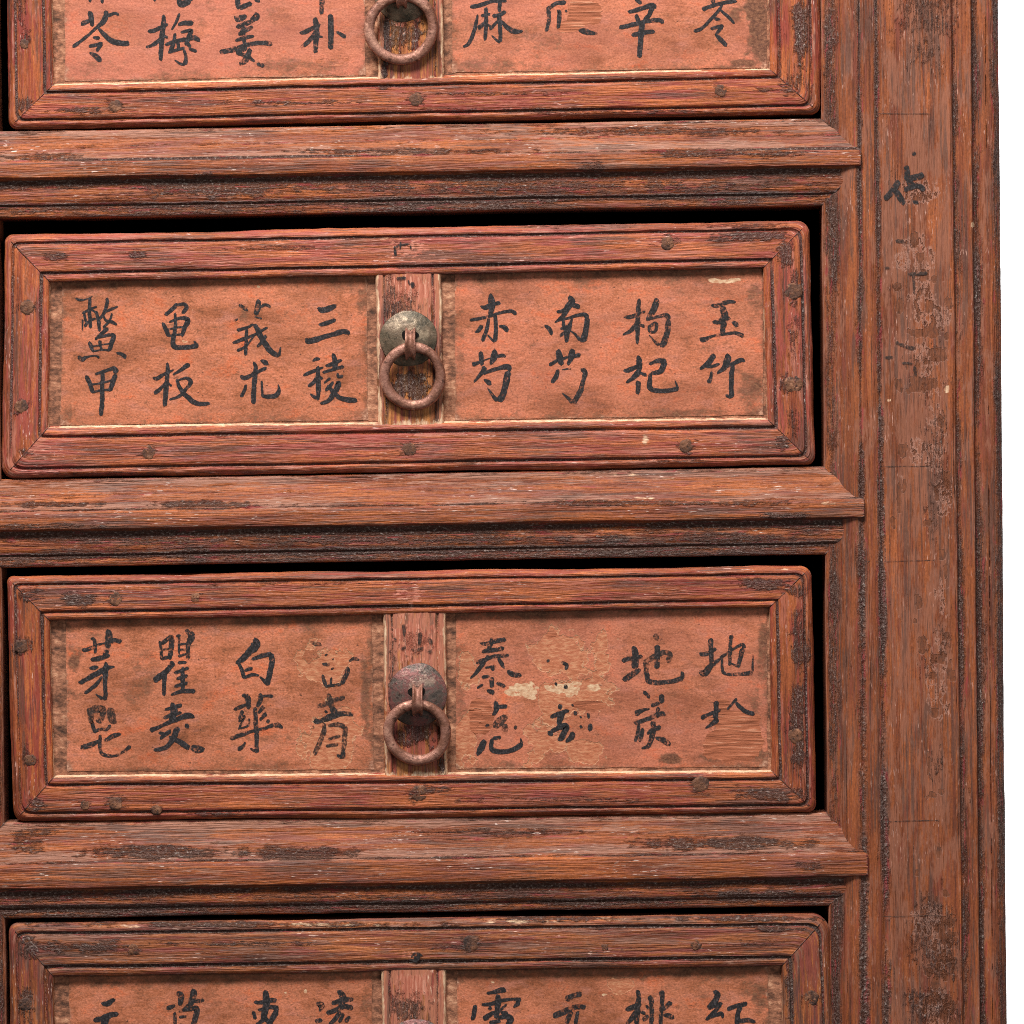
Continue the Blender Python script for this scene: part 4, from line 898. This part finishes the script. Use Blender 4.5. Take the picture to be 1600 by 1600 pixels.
GROUP = 'lettered drawers of the cabinet'
def drawer(label, outer, inner, mat, seed, mull, papers, specs, inks, pull, nl, stains, mstains, grooves, radii):
    oTL, oTR, oBR, oBL = outer; iTL, iTR, iBR, iBL = inner
    r = Root('drawer', (oBL[0] + oBR[0]) / 2, (oBL[1] + oBR[1]) / 2, DF, label, 'drawer', GROUP)
    rTL, rTR, rBR, rBL = radii
    stains = stains + [(x, y, q * 1.7, q * 1.4, .6) for x, y, q in nl]
    member(r, 'frame_rail', oTL, oTR, iTL, iTR, M[mat], seed + 1, 0.4, grooves[0], stains, 0.0, rTL, rTR)
    member(r, 'frame_rail', oBL, oBR, iBL, iBR, M[mat], seed + 2, 6.0, grooves[1], stains, 0.95, rBL, rBR)
    member(r, 'frame_stile', oTL, oBL, iTL, iBL, M[mat], seed + 3, 2.5, grooves[2], stains, 0.55, rTL, rBL)
    member(r, 'frame_stile', oTR, oBR, iTR, iBR, M[mat], seed + 4, 2.0, grooves[3], stains, 0.5, rTR, rBR)
    big = [(iTL[0] - 8, iTL[1] - 8), (iTR[0] + 8, iTR[1] - 8), (iBR[0] + 8, iBR[1] + 8), (iBL[0] - 8, iBL[1] + 8)]
    sheet(r, 'panel', big, PANEL_D, M['panel'], 6.0, seed=seed, wave=0.3)
    mullion(r, mull, seed + 8, mstains)
    for k in range(2):
        pq = papers[k]
        w = np.linalg.norm(np.array(pq[1]) - np.array(pq[0])); h = np.linalg.norm(np.array(pq[3]) - np.array(pq[0]))
        pp = sheet(r, 'painted_label', pq, PANEL_D - 0.9, M['paper'], 2.2, 1.4, seed + 20 + k, paper_attrs(specs[k], seed + k * 3, w, h))
        for j, (tile, ink, txt) in enumerate(inks[k]):
            glyph(r, pp, txt, tile, PANEL_D - 1.35, M[ink], seed + j + 30 * k)
    ring_pull(r, *pull[:-1], M[pull[-1]], seed)
    nails(r, nl, DF, seed)
    x0 = min(oTL[0], oBL[0]) + 14; x1 = max(oTR[0], oBR[0]) - 14; y0 = max(oTL[1], oTR[1]) + 14; y1 = min(oBL[1], oBR[1]) - 14
    boxes('drawer_box', [(x0, x0 + 34, y0, y1, 60, 1300), (x1 - 34, x1, y0, y1, 60, 1300), (x0 + 35, x1 - 35, y1 - 30, y1, 60, 1300), (x0 + 35, x1 - 35, y0, y1 - 31, 1270, 1300),
                         (x0 + 35, x1 - 35, y0, y1 - 31, PANEL_D + 3, 62)], M['carcass'], r)
    return r

drawer('topmost drawer, cut off above, with dark stain at the right end of its lettering',
       [(6, -186), (1281, -208), (1283, 178), (12, 201)], [(78, -112), (1200, -134), (1204, 108), (82, 132)], 'frame', 100,
       [(588, -125), (692, -127), (694, 122), (590, 124)],
       [[(100, -110), (569, -118), (570, 116), (100, 126)], [(706, -122), (1197, -131), (1199, 104), (706, 112)]],
       [{'rosy': .8, 'grime': [(160, 100, 60, 30, .5), (470, 100, 110, 14, .6), (430, 20, 60, 20, .35), (330, 10, 40, 12, .35)], 'bare': [(520, 95, 40, 10, .5)]},
        {'rosy': .7, 'grime': [(1185, 30, 26, 90, 1.4), (1150, 20, 22, 24, .9), (1160, 97, 50, 8, .9), (840, 60, 60, 40, .45), (780, 98, 90, 10, .6)], 'bare': [(912, 18, 30, 26, 1.2), (888, 40, 20, 10, 1.0)]}],
       [R1L, R1R], (628, -8, 44, 42, 627, 44, 49.5, 8.0, 'plate_green'),
       [(38, 68, 8), (180, 165, 10), (650, 155, 11), (1127, 141, 10)],
       [(115, 172, 40, 7, .9), (1252, 50, 16, 70, 1.0), (1195, 140, 20, 7, .9), (40, 165, 16, 14, .7), (40, 60, 14, 16, .7), (30, 20, 16, 30, .5), (480, 160, 130, 5, .6), (600, 135, 20, 6, .8), (780, 146, 160, 4, .5), (1240, 130, 26, 20, .6), (870, 172, 300, 6, .55)],
       [(628, 52, 36, 34, .75), (604, 60, 8, 50, .9), (650, 45, 8, 30, .9), (600, 112, 6, 12, .9)], (0.9, 0.75, 0.8, 0.75), (14, 14, 16, 14))

drawer('second drawer from the top, cleanest lettering, greenish round plate behind its ring',
       [(6, 366), (1266, 344), (1275, 727), (2, 748)], [(77, 440), (1193, 418), (1200, 655), (74, 668)], 'frame_pink', 140,
       [(586, 429), (690, 427), (694, 659), (590, 661)],
       [[(96, 439), (572, 430), (574, 656), (93, 664)], [(711, 427), (1192, 419), (1194, 648), (711, 656)]],
       [{'grime': [(140, 440, 50, 14, .9), (360, 436, 240, 8, .6), (565, 470, 14, 30, .7), (104, 640, 12, 30, .6), (380, 490, 16, 16, .8), (560, 580, 10, 30, .5)], 'chalk': [(300, 484, 4, 3, 1.2), (288, 533, 8, 3, 1.2), (402, 447, 10, 8, .8)]},
        {'rosy': .3, 'grime': [(1180, 470, 16, 50, .7), (1175, 610, 30, 40, .75), (760, 436, 30, 12, .9), (1090, 644, 90, 8, .8), (1110, 540, 20, 14, .6), (720, 560, 8, 90, .5)], 'bare': [], 'chalk': [(1130, 438, 34, 5, .9)]}],
       [R2L, R2R], (638, 529, 44, 45, 645, 588, 44.5, 7.8, 'plate_green'),
       [(42, 480, 12), (33, 635, 11), (232, 707, 11), (640, 702, 11), (1072, 697, 11), (1043, 380, 11), (1240, 455, 14), (1240, 600, 14)],
       [(1180, 368, 70, 10, .85), (1228, 395, 16, 26, .9), (85, 400, 24, 8, .8), (215, 397, 14, 9, .8), (1150, 352, 100, 5, .5), (1240, 455, 13, 36, .7), (1240, 530, 10, 60, .4), (1240, 660, 12, 40, .4), (1225, 690, 14, 12, .8), (35, 705, 14, 10, .8), (880, 352, 140, 4, .4), (420, 387, 120, 5, .45), (1060, 720, 60, 4, .5), (240, 740, 200, 4, .4)],
       [(632, 470, 30, 30, .6), (642, 606, 36, 30, 1.0), (610, 450, 8, 60, .5)], (0.85, 0.7, 0.85, 0.85), (12, 20, 16, 20))

drawer('third drawer from the top, its right lettering torn with pale scuffed patches',
       [(8, 900), (1269, 884), (1277, 1271), (20, 1285)], [(77, 970), (1203, 949), (1207, 1206), (83, 1215)], 'frame', 180,
       [(598, 961), (697, 959), (700, 1208), (600, 1210)],
       [[(102, 968), (580, 960), (584, 1203), (103, 1206)], [(712, 958), (1199, 950), (1200, 1199), (712, 1202)]],
       [{'grime': [(115, 1030, 16, 34, .9), (220, 1060, 30, 60, .5), (370, 1190, 30, 10, .5), (480, 968, 110, 16, .5), (570, 1080, 12, 110, .8), (420, 1155, 50, 8, .5)], 'rubbed': [(505, 1040, 44, 34, .9), (510, 1150, 50, 60, .75), (125, 1130, 20, 40, .0)], 'chalk': [(485, 1170, 4, 24, .4)]},
        {'rosy': .45, 'grime': [(1192, 1000, 14, 60, .8), (1190, 1180, 20, 20, .8), (1130, 1185, 60, 10, .8), (1050, 1188, 20, 12, 1.0), (722, 1080, 14, 120, .6), (1180, 1110, 16, 60, .6)],
         'rubbed': [(880, 1020, 66, 40, 1.0), (890, 1090, 70, 30, .9), (850, 1160, 36, 40, 1.0), (915, 1175, 34, 28, 1.0), (730, 1050, 20, 40, .7), (730, 1150, 26, 50, .8)],
         'chalk': [(815, 1080, 26, 14, 1.0), (875, 1079, 36, 10, 1.3), (925, 1075, 16, 7, 1.0), (905, 1068, 14, 5, .9), (1160, 1150, 20, 3, .5), (1125, 1120, 12, 3, .8)],
         'bare': [(752, 1120, 22, 30, 1.1), (922, 1103, 30, 9, 1.3), (1150, 1160, 52, 38, 1.1), (1146, 1126, 46, 18, .9), (1128, 1104, 18, 14, .8), (862, 992, 12, 8, .6)]}],
       [R3L, R3R], (652, 1086, 47, 49, 652, 1144, 44.5, 7.9, 'plate_brown'),
       [(33, 1010, 11), (180, 936, 11), (305, 934, 8), (47, 1188, 10), (180, 1256, 11), (655, 1240, 13), (1095, 1226, 13), (1243, 1150, 12), (132, 1258, 8), (244, 1266, 8)],
       [(1195, 912, 60, 12, 1.0), (1250, 1010, 16, 60, .75), (1248, 1130, 16, 90, .9), (1200, 1240, 70, 14, .9), (660, 1236, 46, 8, .9), (120, 938, 34, 14, .85), (40, 930, 26, 12, .7), (1095, 1228, 24, 18, .7), (60, 1256, 16, 14, .8), (340, 1272, 60, 5, .8), (880, 1250, 200, 6, .4), (1240, 920, 24, 14, .7), (40, 1180, 12, 30, .6), (460, 910, 200, 5, .35)],
       [(650, 1000, 34, 22, .5), (650, 1146, 36, 26, .8), (690, 1200, 8, 20, .9), (612, 1100, 8, 90, .4)], (0.8, 0.85, 0.9, 0.85), (12, 18, 16, 18))

drawer('lowest drawer, cut off below so only the tops of its characters show',
       [(12, 1443), (1296, 1429), (1312, 1812), (20, 1828)], [(83, 1527), (1222, 1510), (1228, 1740), (88, 1756)], 'frame_brown', 220,
       [(595, 1519), (697, 1518), (700, 1748), (598, 1750)],
       [[(107, 1525), (580, 1518), (583, 1748), (108, 1752)], [(714, 1517), (1200, 1511), (1204, 1738), (714, 1746)]],
       [{'grime': [(330, 1530, 240, 14, .6), (160, 1534, 60, 14, .7), (570, 1570, 12, 40, .6)], 'chalk': [(445, 1553, 4, 3, 1), (476, 1551, 3, 3, 1)]},
        {'grime': [(1000, 1522, 220, 14, .75), (1190, 1560, 16, 40, .8), (1170, 1545, 24, 16, .6), (760, 1525, 60, 12, .6)], 'rubbed': [(970, 1540, 26, 14, .9)], 'chalk': [(769, 1536, 5, 3, 1), (945, 1556, 6, 3, .8)]}],
       [R4L, R4R], (652, 1640, 47, 48, 652, 1698, 44.5, 8.0, 'plate_brown'),
       [(208, 1484, 9), (40, 1570, 11), (735, 1475, 13), (945, 1481, 6), (1088, 1477, 9), (1268, 1560, 12)],
       [(120, 1480, 110, 12, .75), (45, 1480, 22, 26, .85), (1150, 1436, 160, 5, .9), (380, 1445, 380, 5, .75), (1234, 1540, 8, 60, .8), (700, 1480, 40, 8, .5), (880, 1436, 160, 5, .7), (40, 1565, 12, 40, .8), (1210, 1452, 60, 6, .8), (360, 1475, 160, 5, .5), (1180, 1474, 60, 8, .3)],
       [(640, 1570, 34, 26, .6)], (1.0, 0.7, 0.85, 0.85), (14, 26, 18, 18))

# ---- brush marks on the stile and on the posts
glyph(cab, None, '945,922,30 955,1000,36|955,992,36 1040,972,32|955,1002,32 990,1040,32|937,1055,26 1010,1032,28 1044,1055,32|905,1007,28 870,1060,32 827,1105,28|890,1062,32 920,1110,32 930,1133,26|985,1120,18 1010,1125,18|980,855,26 995,850,22',
      (1150, 0, 1600 / 450.0), -0.9, M['ink_worn'], 77, 1.0, 'brush_mark')
glyph(cab, None, '890,200,26 930,205,26|960,385,22 1060,380,26|985,390,20 990,490,14|890,765,22 960,792,24 990,795,24|830,352,22 850,350,20|925,880,18 980,880,18|990,900,22 1000,950,16|830,850,22 870,845,20',
      (1150, 320, 1600 / 450.0), -0.9, M['ink_faint'], 79, 0.75, 'brush_mark')

for k, line in enumerate(('790,630,7 890,632,7 1080,632,6', '800,2594,7 900,2590,8 1100,2590,7', '720,3120,7 860,3118,7 1100,3112,7', '770,4568,8 900,4562,9 1130,4556,9', '800,5092,7 1000,5088,7 1140,5086,6')):
    glyph(cab, None, line, (1150, 0, 1600 / 450.0), -0.8, M['ink_faint'], 81 + k, 0.42, 'scribe_line')
D2 = [o for o in bpy.data.objects if o.get('category') == 'drawer']
class Sub:
    def __init__(self, o): self.o = o; self.loc = np.array(o.location)
glyph(Sub(D2[1]), None, '275,235,16 330,212,14 390,205,14|285,250,22 290,298,16|330,190,12 325,240,14|405,220,12 410,240,12', T5P, DF - 0.9, M['ink_worn'], 83, 1.0, 'ink_mark')
glyph(Sub(D2[1]), None, '300,475,22 365,470,24|420,505,30 425,540,34|390,490,14 400,520,14', T5P, DF + 1.2, M['ink_worn'], 84, 1.0, 'ink_mark')
glyph(Sub(D2[2]), None, '375,100,36 380,200,34|530,180,34 525,290,30|610,230,34 640,275,36|280,230,24 300,242,20|600,350,36 640,360,34|350,330,30 390,320,26|450,330,28 470,345,24|505,345,26 560,320,24', (570, 960, K), DF + 1.2, M['ink_faint'], 85, 1.0, 'ink_mark')
glyph(Sub(D2[3]), None, '560,300,14 600,265,16 630,285,26 655,290,10|630,285,30 600,330,34 545,330,12|590,300,26 600,350,12', (540, 1440, 1092 / 200.0), DF - 0.9, M['ink_worn'], 86, 1.0, 'ink_mark')

# ------------------------------------------------------------------ backdrop
bk = bpy.data.meshes.new('backdrop')
bk.from_pydata([(-3, 1.2, -2.5), (3, 1.2, -2.5), (3, 1.2, 2.5), (-3, 1.2, 2.5)], [], [(0, 1, 2, 3)])
bk.materials.append(M['backdrop'])
bo = bpy.data.objects.new('backdrop', bk); COL.objects.link(bo)
bo['kind'] = 'structure'
